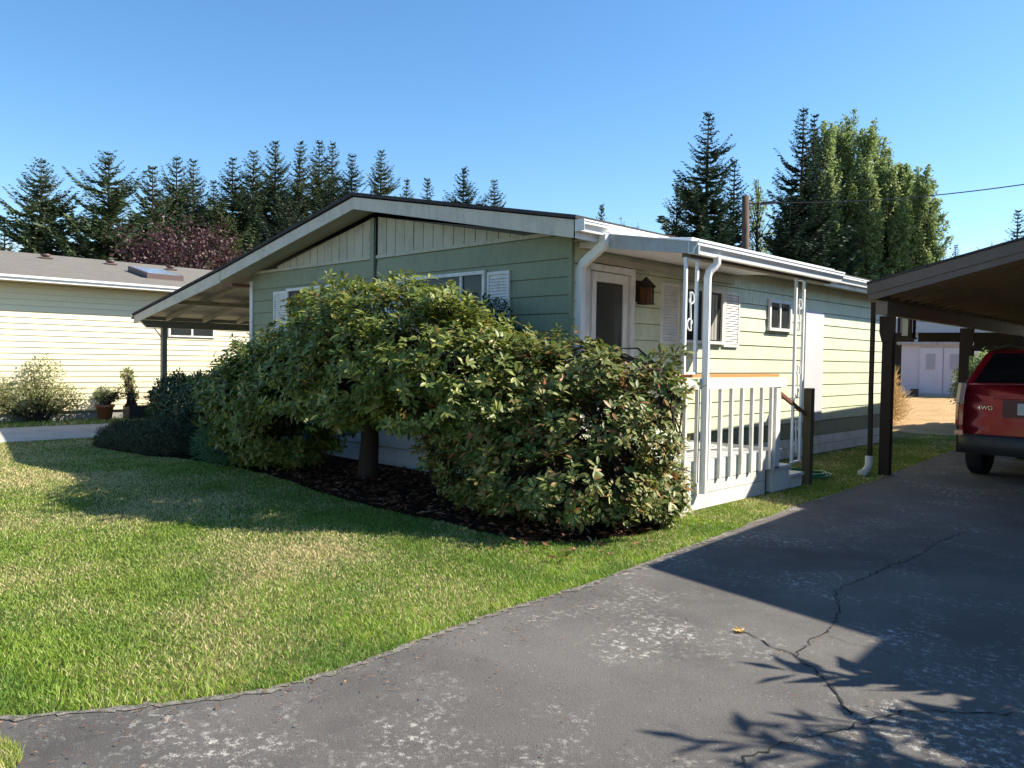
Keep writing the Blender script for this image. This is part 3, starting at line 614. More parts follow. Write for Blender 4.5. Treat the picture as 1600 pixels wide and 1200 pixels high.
# lantern beside the post
lx = hit(1417, 505, 1, 6.4); t = thing('hanging_lantern', 'dark brown box lantern with a pale pane hanging behind the front carport post', 'lantern', tuple(lx-[0, 0, .2]))
lx = Vector(lx); mb = MB(); s_ = .13
mb.box(-s_, s_, -s_, s_, .19, .25); mb.box(-s_*.9, s_*.9, -s_*.9, s_*.9, -.25, -.22)
for a in (-1, 1):
    for b in (-1, 1): mb.box(a*.085-.018, a*.085+.018, b*.085-.018, b*.085+.018, -.22, .19)
mb.v = [tuple(Vector(v)+lx) for v in mb.v]; obj('frame', mb, BROWN, t)
mb = MB(); mb.box(-.045, .045, -.08, .08, -.20, .12); mb.v = [tuple(Vector(v)+lx) for v in mb.v]; obj('pane', mb, IVORY, t)
mb = MB(); mb.tube([lx+Vector((0, 0, .25)), (lx.x, lx.y, 2.7)], .008, 6); obj('hanger', mb, BROWN, t)

# ---------------------------------------------------------------- neighbour's home to the right (outside the frame, throws the driveway's shadow)
def nf(x, y, z): return (4.90+x-.07*y, .93+y+.07*x, z)
nh = thing('brown_home', 'brown mobile home adjoining the dark carport on its right side', 'house', (7, 6, 0))
mb = MB(); mb.box(.35, 7.6, .5, 14, 0, 3.1); mb.v = [nf(*p) for p in mb.v]; obj('wall', mb, BROWNF, nh)
def nprism(P, y0, y1): return MB().prism(P, y0, y1, lambda p, t: nf(p[0], t, p[1]))
obj('roof', nprism([(0, 3.0), (2.25, 3.56), (5.6, 3.1), (8, 2.9), (8, 3.1), (5.6, 3.3), (2.25, 3.75), (0, 3.2)], 0, 14.3), SHD, nh)
obj('porch_roof', nprism([(2.2, 3.58), (7, 3.3), (7, 3.5), (2.2, 3.74)], -.56, -.02), SHD, nh)
for x in (2.3, 6.8): 
    mb = MB(); mb.box(x, x+.1, -.5, -.4, 0, 3.3); mb.v = [nf(*p) for p in mb.v]; obj('post', mb, BROWN, nh)
obj('fascia_board', nprism([(0, 2.98), (2.25, 3.54), (2.25, 3.74), (0, 3.19)], -.03, -.002), BROWNF, nh)
for x in (1.2, 3.6): 
    mb = MB(); mb.box(x, x+1.1, .44, .499, 1.2, 2.3); mb.v = [nf(*p) for p in mb.v]; obj('window', mb, GLASS, nh)

# ---------------------------------------------------------------- red car
def car():
    x0, y0 = 3.40, 5.15; hw = .90
    root = thing('red_car', 'dark red sport utility car parked nose in under the brown carport', 'car', (x0, y0+2.2, 0))
    S = [ # y, half width, zbottom, zbelt, roof half width, z roof edge, z roof mid
        (.10, .80, .40, 1.06, .72, 1.10, 1.12), (.04, .86, .42, 1.10, .74, 1.16, 1.18)]
    # body side profile: lists of (y, z_low, z_belt)
    ys = [0.0, .06, .25, .6, 1.0, 1.6, 2.3, 3.0, 3.35, 3.8, 4.25, 4.42]
    hwv = [.80, .87, .895, .90, .90, .90, .90, .90, .89, .87, .80, .70]
    zl = [.42, .36, .33, .32, .30, .30, .30, .30, .32, .33, .36, .42]
    zb = [1.28, 1.30, 1.31, 1.30, 1.28, 1.25, 1.20, 1.15, 1.10, 1.04, .92, .80]
    mb = MB(); ring = []
    for y, h, a, b in zip(ys, hwv, zl, zb):
        pr_ = [(h*.86, a), (h*.985, a+.10), (h, a+.30), (h*.995, b-.22), (h*.965, b-.06), (h*.90, b)]
        r_ = [(x, z) for x, z in pr_]+[(-x, z) for x, z in pr_[::-1]]; ring.append(len(mb.v)); mb.v += [(x0+x, y0+y, z) for x, z in r_]
    k = 12
    for a, b in zip(ring[:-1], ring[1:]):
        for i in range(k): j = (i+1) % k; mb.f.append((a+i, a+j, b+j, b+i))
    mb.f.append(tuple(range(ring[0], ring[0]+k))); mb.f.append(tuple(range(ring[-1], ring[-1]+k))[::-1])
    body = obj('body', mb, CARRED, root, True, bevel=.0)
    mo = body.modifiers.new('sub', 'SUBSURF'); mo.levels = 2; mo.render_levels = 2
    # cabin
    cab = MB(); C_ = [(.10, 1.28, .80), (.44, 1.73, .62), (.60, 1.765, .62), (1.4, 1.79, .64), (2.4, 1.77, .64), (2.75, 1.69, .62), (3.45, 1.10, .78)]
    rg = []
    low = [(.10, .84), (.40, .86), (.60, .86), (1.4, .86), (2.4, .86), (3.0, .85), (3.45, .80)]
    for (y, z, h), (yl, hl) in zip(C_, low):
        rg.append(len(cab.v)); cab.v += [(x0+a, y0+b, c) for a, b, c in [(hl, yl, 1.05), (h+.04, y, z-.04), (h-.04, y, z), (0, y, z+.015), (-h+.04, y, z), (-h-.04, y, z-.04), (-hl, yl, 1.05)]]
    for a, b in zip(rg[:-1], rg[1:]):
        for i in range(6): cab.f.append((a+i, a+i+1, b+i+1, b+i))
    cab.f.append(tuple(range(rg[0], rg[0]+7))); cab.f.append(tuple(range(rg[-1], rg[-1]+7))[::-1])
    obj('roof', cab, CARRED, root, False, bevel=.03)
    # rear glass follows the sloping hatch
    g = MB(); q = lambda s, t: (x0+s*(.70-.16*t), y0+.10+.32*t-.012, 1.31+.40*t)
    g.quad(q(-1, 0), q(1, 0), q(1, 1), q(-1, 1)); g.v += [(a, b+.02, c) for a, b, c in g.v]; g.f += [(4, 7, 6, 5), (0, 4, 5, 1), (1, 5, 6, 2), (2, 6, 7, 3), (3, 7, 4, 0)]
    obj('rear_window', g, CARGL, root)
    for s in (-1, 1):
        g = MB(); P = [(.50, 1.31), (3.1, 1.22), (2.62, 1.66), (.66, 1.70)]
        for (y, z) in P: g.v.append((x0+s*(.865-.235*(z-1.05)/.70+.004), y0+y, z))
        for (y, z) in P: g.v.append((x0+s*(.855-.235*(z-1.05)/.70-.02), y0+y, z))
        g.f += [(0, 1, 2, 3), (4, 7, 6, 5), (0, 4, 5, 1), (1, 5, 6, 2), (2, 6, 7, 3), (3, 7, 4, 0)]; obj('side_window', g, CARGL, root)
        g = MB(); g.tube([(x0+s*.60, y0+.7, 1.80), (x0+s*.61, y0+1.4, 1.84), (x0+s*.61, y0+2.4, 1.82), (x0+s*.60, y0+2.6, 1.77)], .018, 6); obj('roof_rail', g, BLACKP, root)
        # tall tail lamp wrapping the corner
        tl = MB()
        for z0, z1, mt in ((1.02, 1.30, TAILC), (.72, 1.015, TAILR)):
            tl = MB(); P = [(.79, -.012), (.855, .0), (.905, .05), (.915, .16), (.86, .16), (.79, .08)]
            tl.prism(P, z0, z1, lambda p, t: (x0+s*(p[0]-(.02 if t > 1.1 else 0)), y0+p[1]+(.03 if t > 1.1 else 0), t)); obj('tail_light', tl, mt, root, bevel=.01)
        g = MB(); g.box(x0+s*.83-.05, x0+s*.83+.05, y0-.055, y0-.03, .60, .66); obj('reflector', g, TAILR, root)
        for yc in (.80, 3.45):
            wh = MB(); 
            for i in range(24):
                a = i/24*2*math.pi
            prof = [(.20, -.11), (.315, -.115), (.345, -.09), (.35, 0), (.345, .09), (.315, .115), (.20, .11)]
            n0 = len(wh.v)
            for r, dx in prof:
                for i in range(24): a = 2*math.pi*i/24; wh.v.append((x0+s*.77+dx, y0+yc+r*math.cos(a), .35+r*math.sin(a)))
            for p_ in range(len(prof)-1):
                for i in range(24): a = n0+p_*24+i; b = n0+p_*24+(i+1) % 24; wh.f.append((a, b, b+24, a+24))
            wheel = obj('wheel', wh, TYRE, root, True)
            rm = MB(); c = x0+s*.86
            for i in range(5):
                a = i/5*2*math.pi; M_ = Matrix.Translation((x0+s*.85, y0+yc, .35)) @ Matrix.Rotation(a, 4, 'X'); rm.box(-.02, .02, -.03, .03, 0, .2, M_)
            rm.tube([(x0+s*.70, y0+yc, .35), (x0+s*.83, y0+yc, .35)], .20, 20); obj('rim', rm, RIM, wheel)
    bp = MB(); P = [(-.86, .10), (-.84, -.02), (-.70, -.07), (0, -.10), (.70, -.07), (.84, -.02), (.86, .10)]
    for z, e in ((.36, .02), (.42, -.0), (.58, -.012), (.62, .03)):
        for a, b in P: bp.v.append((x0+a*(1-e*.5), y0+b+e, z))
    for r_ in range(3):
        for i in range(6): a = r_*7+i; bp.f.append((a, a+1, a+8, a+7))
    obj('rear_bumper', bp, BLACKP, root, True)
    obj('hatch_recess', MB().box(x0-.33, x0+.33, y0-.022, y0-.012, .86, 1.09), flat('dark_red_recess', (.10, .004, .008), .35), root)
    pl = obj('number_plate', MB().box(x0-.16, x0+.16, y0-.035, y0-.023, .90, 1.05), PVC, root)
    obj('trim_strip', MB().box(x0-.45, x0+.45, y0-.045, y0-.010, 1.10, 1.14), CARRED, root, bevel=.008)
    g = MB(); g.tube([(x0-.1, y0+.07, 1.31), (x0+.2, y0+.14, 1.40), (x0+.5, y0+.13, 1.38)], .010, 6); obj('wiper', g, BLACKP, root)
    cu = bpy.data.curves.new('badge', 'FONT'); cu.body = '4WD'; cu.size = .075; cu.extrude = .004; cu.space_character = 1.1
    tmp = bpy.data.objects.new('badge', cu); C.objects.link(tmp); tmp.rotation_euler = (math.pi/2, 0, 0); tmp.location = (x0-.62, y0-.022, .95)
    bpy.context.view_layer.update(); me = bpy.data.meshes.new_from_object(tmp); me.transform(tmp.matrix_world); bpy.data.objects.remove(tmp); me.materials.clear(); obj('badge', me, CHROME, root)
car()

# ---------------------------------------------------------------- left neighbour's yellow house
yh = thing('yellow_house', 'long pale yellow house with brown shingled roof at the left edge', 'house', (-17, 1, 0))
obj('wall', MB().box(-21.5, -13.005, -6.5, 12, .18, 2.94), YELLOW, yh)
obj('foundation', MB().box(-21.4, -13.04, -6.45, 11.9, -.05, .178), PLINTH, yh)
z = .18
while z < 2.92:
    zt = min(z+.127, 2.935)
    for a, b in ((-6.5, -.4+random.choice([-.9, .5, 0])), (0, 12)):
        if a == 0: a = bb
        else: bb = b
        mb = MB(); mb.prism([(-13.006, z+.004), (-12.982, z+.006), (-12.998, zt-.001), (-13.006, zt-.001)], a+.001, b-.001, lambda p, t: (p[0], t, p[1])); obj('siding_board', mb, YELLOW, yh)
    z += .127
mb = MB(); mb.prism([(-12.55, 3.03), (-17.3, 4.00), (-22, 3.03), (-22, 3.08), (-17.3, 4.06), (-12.55, 3.08)], -7, 12.5, lambda p, t: (p[0], t, p[1])); rf = obj('roof', mb, SHG, yh)
obj('soffit', MB().box(-13.0, -12.56, -6.9, 12.4, 2.945, 2.965), paint('tan_soffit', (.52, .42, .24), (.35, .27, .15), .4), yh)
gutter('gutter', -12.56, -7, 12.5, 2.95, WHITEC, yh, .11, .115)
def roofy(x): return 3.08+(-12.55-x)*(.98/4.75)
y0, y1, xa, xb = .72, 1.62, -15.0, -13.75
mb = MB(); P = [(xa, y0), (xb, y0), (xb, y1), (xa, y1)]
mb.v = [(x, y, roofy(x)-.02) for x, y in P]+[(x, y, roofy(x)+.13) for x, y in P]; mb.f = [(0, 1, 5, 4), (1, 2, 6, 5), (2, 3, 7, 6), (3, 0, 4, 7), (4, 5, 6, 7)]
sk = obj('skylight', mb, flat('bronze_skylight_frame', (.10, .06, .055), .5), yh)
P = [(xa+.06, y0+.06), (xb-.06, y0+.06), (xb-.06, y1-.06), (xa+.06, y1-.06)]; mb = MB(); mb.quad(*[(x, y, roofy(x)+.136) for x, y in P]); mb.v += [(a, b, c-.02) for a, b, c in mb.v]; mb.f += [(0, 4, 5, 1), (1, 5, 6, 2), (2, 6, 7, 3), (3, 7, 4, 0)]; obj('pane', mb, SKYL, sk)
for u, v in ((63, 400), (166, 409), (262, 417)):
    h = hit(u, v, 0, -16.6); x, y = -16.3, h[1]; z = roofy(x)
    mb = MB(); mb.lathe([(.0, .12), (.11, .11), (.12, .07), (.08, .06), (.08, -.02)], (x, y, z), 12); mb.box(x-.14, x+.14, y-.14, y+.14, z-.01, z+.02); obj('roof_vent', mb, flat('vent_brown', (.09, .055, .045), .6), yh)
mb = MB(); mb.box(-13.0, -12.95, .92, 2.08, 1.90, 2.62); wy = obj('window', mb, WHITE, yh)
for a in (.98, 1.53): obj('pane', MB().box(-12.949, -12.94, a, a+.49, 1.95, 2.57), GLASS, wy)

yh.location = (-17.6, 1.2, .03)
# ---------------------------------------------------------------- home behind
bh = thing('rear_home', 'grey roofed home with an open carport seen beyond the brown carport', 'house', (-3, 27, .45))
c0 = at(1395, 560, 33); c1 = at(1625, 560, 33); ax = Vector((c1[0]-c0[0], c1[1]-c0[1], 0)).normalized(); bk = Vector((-ax.y, ax.x, 0)); o0 = Vector((c0[0], c0[1], .45))
def bf(a, b, z): return tuple(o0+ax*a+bk*b+Vector((0, 0, z)))
def bbox(a0, a1, b0, b1, z0, z1):
    mb = MB(); mb.box(a0, a1, b0, b1, z0, z1); mb.v = [bf(*p) for p in mb.v]; return mb
mb = MB(); P = [(-.3, 2.62), (-.3, 2.82), (4.5, 3.75), (9, 2.82), (9, 2.62)]; mb.prism(P, -3, 12, lambda p, t: bf(t, p[0], p[1])); obj('roof', mb, SHL, bh)
obj('fascia_board', bbox(-3, 12, -.34, -.30, 2.28, 2.66), paint('grey_fascia', (.36, .37, .40), (.22, .22, .24), .3), bh)
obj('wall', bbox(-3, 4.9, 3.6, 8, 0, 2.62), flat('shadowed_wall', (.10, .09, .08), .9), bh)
obj('wall', bbox(4.9, 12, 0, 8, 0, 2.62), WHITE, bh)
for a in (-2, .7, 3.9): obj('post', bbox(a, a+.12, 0, .12, 0, 2.3), GREYW, bh)
obj('window', bbox(5.3, 6.5, -.04, -.001, 1.2, 2.1), GLASS, bh)
sd = thing('garden_shed', 'white double door shed standing in the shade below the grey roof', 'shed', bf(1.2, -1, 0))
LAV = paint('shed_paint', (.52, .50, .58), (.38, .36, .42), .3)
obj('shed_wall', bbox(.35, 2.45, -1.0, 1.2, 0.0, 1.82), LAV, sd)
for a in (.95, 1.70):
    d_ = obj('door', bbox(a, a+.72, -1.05, -1.001, .08, 1.72), LAV, sd); obj('panel', bbox(a+.2, a+.48, -1.07, -1.051, .95, 1.5), flat('pale_lilac_panel', (.36, .35, .42), .6), d_)
obj('shed_roof', bbox(.2, 2.6, -1.2, 1.35, 1.82, 1.92), SHL, sd)
wl = bbox(.7, .95, -1.6, -1.4, 0, .25); t = obj('storage_box', wl, BLACKP); t['label'] = 'small dark box on the ground against the white shed'; t['category'] = 'box'
wl = bbox(2.62, 2.8, -1.4, -1.3, 0, 1.6); t = obj('white_panel', wl, WHITE, bevel=.01); t['label'] = 'narrow white upright board beside the white shed'; t['category'] = 'board'

# ---------------------------------------------------------------- utility pole and wire
b = at(1165, 560, 30); top = at(1165, 306, 30)
up = thing('utility_pole', 'brown wooden utility pole rising behind the green home', 'utility pole', (b[0], b[1], .4))
mb = MB(); mb.tube([(b[0], b[1], .3), (top[0], top[1], top[2])], [.17, .13], 12); obj('pole', mb, POLE, up, True)
e = at(1212, 316, 29.2); s0 = at(1190, 318, 29.6); mb = MB(); mb.tube([tuple(s0), tuple(e)], .06, 6); obj('bracket', mb, BLACKP, up)
mb = MB(); mb.tube([tuple(at(1170, 318, 29.8)), tuple(s0)], .025, 6); obj('bracket', mb, POLE, up)
far = at(1760, 262, 24); pts = []
for i in range(25): t_ = i/24; p = Vector(e).lerp(Vector(far), t_); p.z -= .25*4*t_*(1-t_); pts.append(p)
mb = MB(); mb.tube(pts, .016, 5); t = obj('power_line', mb, BLACKP); t['label'] = 'single dark service wire running right from the utility pole bracket'; t['category'] = 'wire'

# ---------------------------------------------------------------- trees
def cards(P, D, L, W, name, mat, parent, stuff=True):
    V, T = leafgeo(P, D, rdir(len(P)), L, W, .1); kw = {'kind': 'stuff'} if stuff else {}
    return tris(name, V, T, mat, parent, **kw)
def conifer(name, base, H, R, mat, label, group=None, sparse=1.0, irr=.25, bottom=.12, seed=0, up=.25, card=1.0, cat='conifer tree'):
    g = np.random.default_rng(seed); root = thing(name, label, cat, tuple(base), group); ph = g.uniform(0, 6.28, 5); drp = g.uniform(-.1, .25)
    mb = MB(); mb.tube([(base[0], base[1], base[2]-.3), (base[0], base[1], base[2]+H*.5), (base[0], base[1], base[2]+H*.99)], [H*.018, H*.010, .02], 8); obj('trunk', mb, BARK, root, True)
    Ps, Ds, Ls, Ws = [], [], [], []; nw = max(20, int(H*(1-bottom)/.30)); bm = MB()
    az0 = g.uniform(0, 6.28, 4)
    for i in range(nw):
        t = bottom+(1-bottom)*((i+.5)/nw)**.9; z = H*t
        env = R*1.38*(1-t)**1.0*(1+irr*.4*math.sin(i*1.3+seed))+R*.012
        nb = g.integers(8, 13)
        for b in range(nb):
            a = g.uniform(0, 2*math.pi); l = env*g.uniform(.5, 1.1+irr)*(1+irr*.9*math.sin(a*2+z*.9+ph[0])*math.sin(z*1.7+ph[1]))+.10
            if g.uniform() < .12*irr*4: l *= .45
            sl = g.uniform(-.2, .3)+up*t*1.7-drp*(1-t)*1.5; nseg = max(3, int(l/.10/card)); s = np.linspace(.12, 1, nseg)
            curve = sl*s*l - .18*l*np.sin(s*math.pi)*.6 + .22*l*s**3*.8
            px = base[0]+np.cos(a)*s*l; py = base[1]+np.sin(a)*s*l; pz = base[2]+z+curve
            if l > .5: bm.tube([(px[0], py[0], pz[0]), (px[nseg//2], py[nseg//2], pz[nseg//2]), (px[-1], py[-1], pz[-1])], [.03+l*.01, .02, .008], 3, cap=False)
            for side in (-1, 1, 0):
                k = nseg; p = np.stack([px, py, pz], 1)+g.normal(0, .02, (k, 3))
                dx = np.cos(a+side*.9+g.normal(0, .25, k)); dy = np.sin(a+side*.9+g.normal(0, .25, k)); dz = g.normal(.05 if side else .25, .16, k)
                Ps.append(p); Ds.append(np.stack([dx, dy, dz], 1)); w_ = (1.25-s*.75); Ls.append(np.clip(l*.24*w_, .13, .50)*card*g.uniform(.7, 1.3, k)); Ws.append(np.clip(l*.075*w_, .07, .16)*card*g.uniform(.7, 1.3, k))
    P = np.concatenate(Ps); obj('branches', bm, BARK, root)
    cards(P, np.concatenate(Ds), np.concatenate(Ls), np.concatenate(Ws), 'crown', mat, root, False); return root
def poplar(name, base, H, R, mat, label, group=None, n=9000, seed=0, bottom=.04, prof=None, cat='poplar tree', lsz=.19):
    g = np.random.default_rng(seed); root = thing(name, label, cat, tuple(base), group)
    mb = MB(); mb.tube([(base[0], base[1], base[2]-.3), (base[0], base[1], base[2]+H*.9)], [H*.018, .05], 8); obj('trunk', mb, BARK, root, True)
    prof = prof or (lambda t: (min(1, t/.18)**.6)*(1-max(0, t-.35)/.65)**.62)
    nb = 95; Ps, Ds = [], []; bm = MB()
    for i in range(nb):
        t0 = bottom+(.86-bottom)*i/nb; a = g.uniform(0, 6.28); ln = H*g.uniform(.10, .20)*(1.15-t0*.6); t1 = min(.995, t0+ln/H)
        r0, r1 = R*prof(t0)*.3, R*prof(min(t1, .97))*g.uniform(.55, 1.45)
        m_ = n//nb; s = g.uniform(0, 1, m_)**.8
        r = r0+(r1-r0)*np.sqrt(s); sp = R*.11*(1-s*.6)
        Ps.append(np.stack([base[0]+np.cos(a)*r+g.normal(0, 1, m_)*sp, base[1]+np.sin(a)*r+g.normal(0, 1, m_)*sp, base[2]+H*(t0+(t1-t0)*s)], 1))
        bm.tube([(base[0]+math.cos(a)*r0*.3, base[1]+math.sin(a)*r0*.3, base[2]+H*t0), (base[0]+math.cos(a)*r1, base[1]+math.sin(a)*r1, base[2]+H*t1)], [.05, .012], 3, cap=False)
    P = np.concatenate(Ps); d = rdir(len(P)); d[:, 2] = d[:, 2]*.6+.25; obj('branches', bm, BARK, root)
    cards(P, d, g.uniform(.6, 1.3, len(P))*lsz, g.uniform(.5, 1, len(P))*lsz*.75, 'crown', mat, root, False); return root
def basept(u, d):
    p = at(u, 575, d); return (p[0], p[1], ground(p[0], p[1]))
def topz(u, v, d): return at(u, v, d)[2]
LT = [ # u, vtop, half width px (at crown base), dist, label
    (8, 338, 22, 62, 'thin pale young conifer at the very left edge of the picture'),
    (65, 250, 62, 52, 'broad conifer behind the yellow house, the leftmost full one'),
    (170, 238, 58, 52, 'ragged conifer with long side arms, above the roof vent of the yellow house'),
    (238, 260, 40, 55, 'slim conifer left of centre above the dark plum tree'),
    (275, 246, 42, 57, 'tall conifer directly above the crown of the dark plum tree'),
    (301, 250, 30, 60, 'narrow pointed conifer just right of the tall one over the plum tree'),
    (333, 283, 26, 60, 'short young conifer in the dip of the tree row right of the plum tree'),
    (362, 247, 36, 57, 'conifer with bare dark top over the right end of the plum tree'),
    (394, 236, 34, 58, 'slim green conifer above the left roof slope of the green home'),
    (428, 221, 38, 60, 'tallest conifer of the left row, spire topped'),
    (466, 222, 36, 58, 'tall conifer standing just right of the tallest spire of the left row'),
    (496, 221, 32, 60, 'tall narrow conifer, the left of two close twins near the roof ridge'),
    (516, 223, 30, 62, 'tall narrow conifer, the right of two close twins near the roof ridge'),
    (547, 242, 44, 56, 'dark broad conifer whose flat top stands left of the roof peak'),
    (592, 235, 36, 60, 'symmetrical conifer rising just right of the roof peak'),
    (632, 281, 22, 66, 'small thin conifer, first of the four low tips right of the roof peak'),
    (664, 279, 26, 62, 'small rounded conifer, second of the four low tips right of the roof peak'),
    (720, 262, 40, 60, 'bushy conifer with upswept arms above the right roof slope'),
    (768, 281, 26, 62, 'small feathery conifer, the rightmost tip over the right roof slope'),
]
for i, (u, v, hwp, d, lab) in enumerate(LT):
    b = basept(u, d); H = topz(u, v, d)-b[2]; R = hwp/FPX*d*(1.55 if hwp > 50 else 2.0)*(.85+.3*math.sin(i*5.3)**2)
    conifer('conifer', b, H, R, (CONFD if u in (547, 720, 362) else CONF), lab, 'conifers in a row behind the houses', sparse=1.25 if hwp > 30 else .9, irr=.5 if u == 170 else .28, seed=20+i, up=.25, bottom=.16)
# lower mass filling between the trunks
for i, (u, v, hwp, d, lab) in enumerate([(345, 318, 62, 50, 'rounded green cedar behind the right side of the plum tree'), (215, 335, 60, 56, 'low dark conifer filling the gap left of the plum tree'), (450, 300, 70, 52, 'low dark cedar behind the left roof slope of the green home'), (268, 296, 60, 58, 'low dark conifer mass directly behind the top of the plum tree'), (398, 292, 60, 60, 'low dark conifer mass between the plum tree and the roof peak'), (520, 278, 60, 58, 'low dark conifer mass just left of the roof peak')]):
    b = basept(u, d); conifer('cedar_tree', b, topz(u, v, d)-b[2], hwp/FPX*d, CONFD if i else CEDAR, lab, seed=70+i, up=.5, sparse=1.6, bottom=.1, cat='cedar tree')
# plum
b = basept(292, 38); H = topz(292, 352, 38)
g = np.random.default_rng(5); pl = thing('plum_tree', 'purple leaved plum tree behind the roof of the yellow house', 'plum tree', b)
mb = MB(); mb.tube([(b[0], b[1], -.2), (b[0], b[1], 1.8)], [.22, .16], 8); obj('trunk', mb, BARK, pl, True)
ctr = np.array([b[0], b[1], H*.62]); n = 15000; cl = g.normal(size=(130, 3)); cl = cl/np.linalg.norm(cl, axis=1)[:, None]*g.uniform(.45, 1, (130, 1))**.5*[2.9, 2.9, H*.36]
P = ctr+cl[g.integers(0, 130, n)]+g.normal(0, .32, (n, 3)); bm = MB()
for c in cl[:70]: bm.tube([(b[0], b[1], 1.7), tuple(ctr+c*.5), tuple(ctr+c)], [.09, .05, .01], 4, cap=False)
obj('branches', bm, BARK, pl); cards(P, rdir(n), g.uniform(.1, .2, n), g.uniform(.06, .12, n), 'crown', PLUM, pl, False)
# right side
for i, (u, v, hwp, d, mt, sp, lab) in enumerate([
    (935, 321, 20, 70, CONF, .7, 'little conifer tip just above the roof corner near the gutter'),
    (1052, 296, 44, 50, CEDAR, 1.6, 'rounded yellowish green cedar left of the tall spruce'),
    (1098, 177, 66, 48, CONFD, 1.5, 'tall dark spruce with layered branches left of the utility pole'),
    (1140, 250, 42, 50, CONFD, 1.3, 'dark narrow spruce between the tall spruce and the utility pole'),
    (1245, 171, 60, 52, CONFD, 1.4, 'dark spruce forming the left edge of the poplar clump'),
    (1262, 180, 30, 53, CONFD, 1.1, 'slim dark spruce top tucked between spruce and first poplar'),
    (1228, 300, 44, 50, CONFD, 1.4, 'low dark spruce at the foot of the poplar clump beside the pole'),
    (1582, 329, 30, 75, CONFD, 1.0, 'single dark conifer above the brown carport roof at the right edge'),
    (1468, 386, 22, 120, CONFD, .8, 'small distant conifer left of two over the carport roof'),
    (1487, 383, 22, 120, CONFD, .8, 'small distant conifer right of two over the carport roof')]):
    b = basept(u, d); conifer('cedar_tree' if mt is CEDAR else 'spruce_tree', b, topz(u, v, d)-b[2], hwp/FPX*d*1.15, mt, lab, seed=90+i, up=.2 if mt is CONFD else .6, sparse=sp, irr=.4 if u == 1098 else .3, bottom=.1, cat='cedar tree' if mt is CEDAR else 'spruce tree')
for i, (u, v, hwp, d, lab) in enumerate([
    (1279, 168, 22, 56, 'leftmost tall pale green poplar of the clump'), (1300, 172, 20, 58, 'tall poplar, second from the left in the clump'),
    (1316, 162, 23, 60, 'tallest poplar in the middle of the clump'), (1341, 170, 25, 58, 'tall poplar with a broad shoulder right of the tallest one'),
    (1360, 192, 24, 60, 'poplar a little lower, where the clump begins to step down'), (1378, 228, 22, 57, 'medium height poplar in the falling right side of the clump'),
    (1401, 235, 21, 58, 'poplar with loose top, third from the right of the clump'), (1416, 243, 19, 60, 'slim poplar, second from the right of the clump'),
    (1437, 250, 21, 56, 'rightmost poplar of the clump with a thin leaning top'), (1178, 267, 19, 60, 'sparse thin poplar standing just right of the utility pole')]):
    b = basept(u, d); poplar('poplar_tree', b, topz(u, v, d)-b[2], hwp/FPX*d*1.75, POPL, lab, 'poplars in a tall clump' if u > 1200 else None, n=3600 if u == 1178 else 17000, seed=40+i)
for i, (u, v, hwp, d) in enumerate([(1290, 250, 34, 54), (1400, 300, 34, 55), (1350, 240, 36, 55), (1446, 330, 26, 56)]):
    b = basept(u, d); poplar('young_poplar', b, topz(u, v, d)-b[2], hwp/FPX*d, POPL, ['bushy low poplar filling the left foot of the clump', 'bushy low poplar filling the right foot of the clump', 'bushy poplar low in the middle of the clump', 'bushy low poplar at the far right foot of the clump'][i], None, n=15000, seed=60+i, prof=lambda t: (min(1, t/.15)**.5)*(1-t)**.75)
round_prof = lambda t: max(.05, math.sin(math.pi*min(1, t*.92+.08)))**.6
for i, (u, v, hwp, d, lab, nn) in enumerate([(1545, 366, 48, 110, 'distant pale rounded tree above the carport roof', 5000), (1505, 392, 26, 115, 'distant low green tree between the small conifers and the pale tree', 2500), (966, 333, 18, 70, 'thin leafy tree top left of two, over the porch side gutter', 1000), (990, 338, 16, 70, 'thin leafy tree top right of two, over the porch side gutter', 1000)]):
    b = basept(u, d); poplar('leafy_tree', b, topz(u, v, d)-b[2], hwp/FPX*d, CEDAR if d < 100 else PALE, lab, None, n=nn, seed=80+i, prof=round_prof, cat='tree')
# conifer outside the frame whose shadow falls on the driveway
conifer('spruce_tree', (8.15, -1.0, 0), 5.3, 1.9, CONFD, 'smaller spruce in front of the brown home at the right', seed=5, up=.0, bottom=.10, irr=.15, cat='spruce tree', card=.85)
conifer('spruce_tree', (9.8, -1.25, 0), 6.4, 2.2, CONFD, 'larger spruce in front of the brown home at the right', seed=6, up=.0, bottom=.08, irr=.15, cat='spruce tree', card=.9)

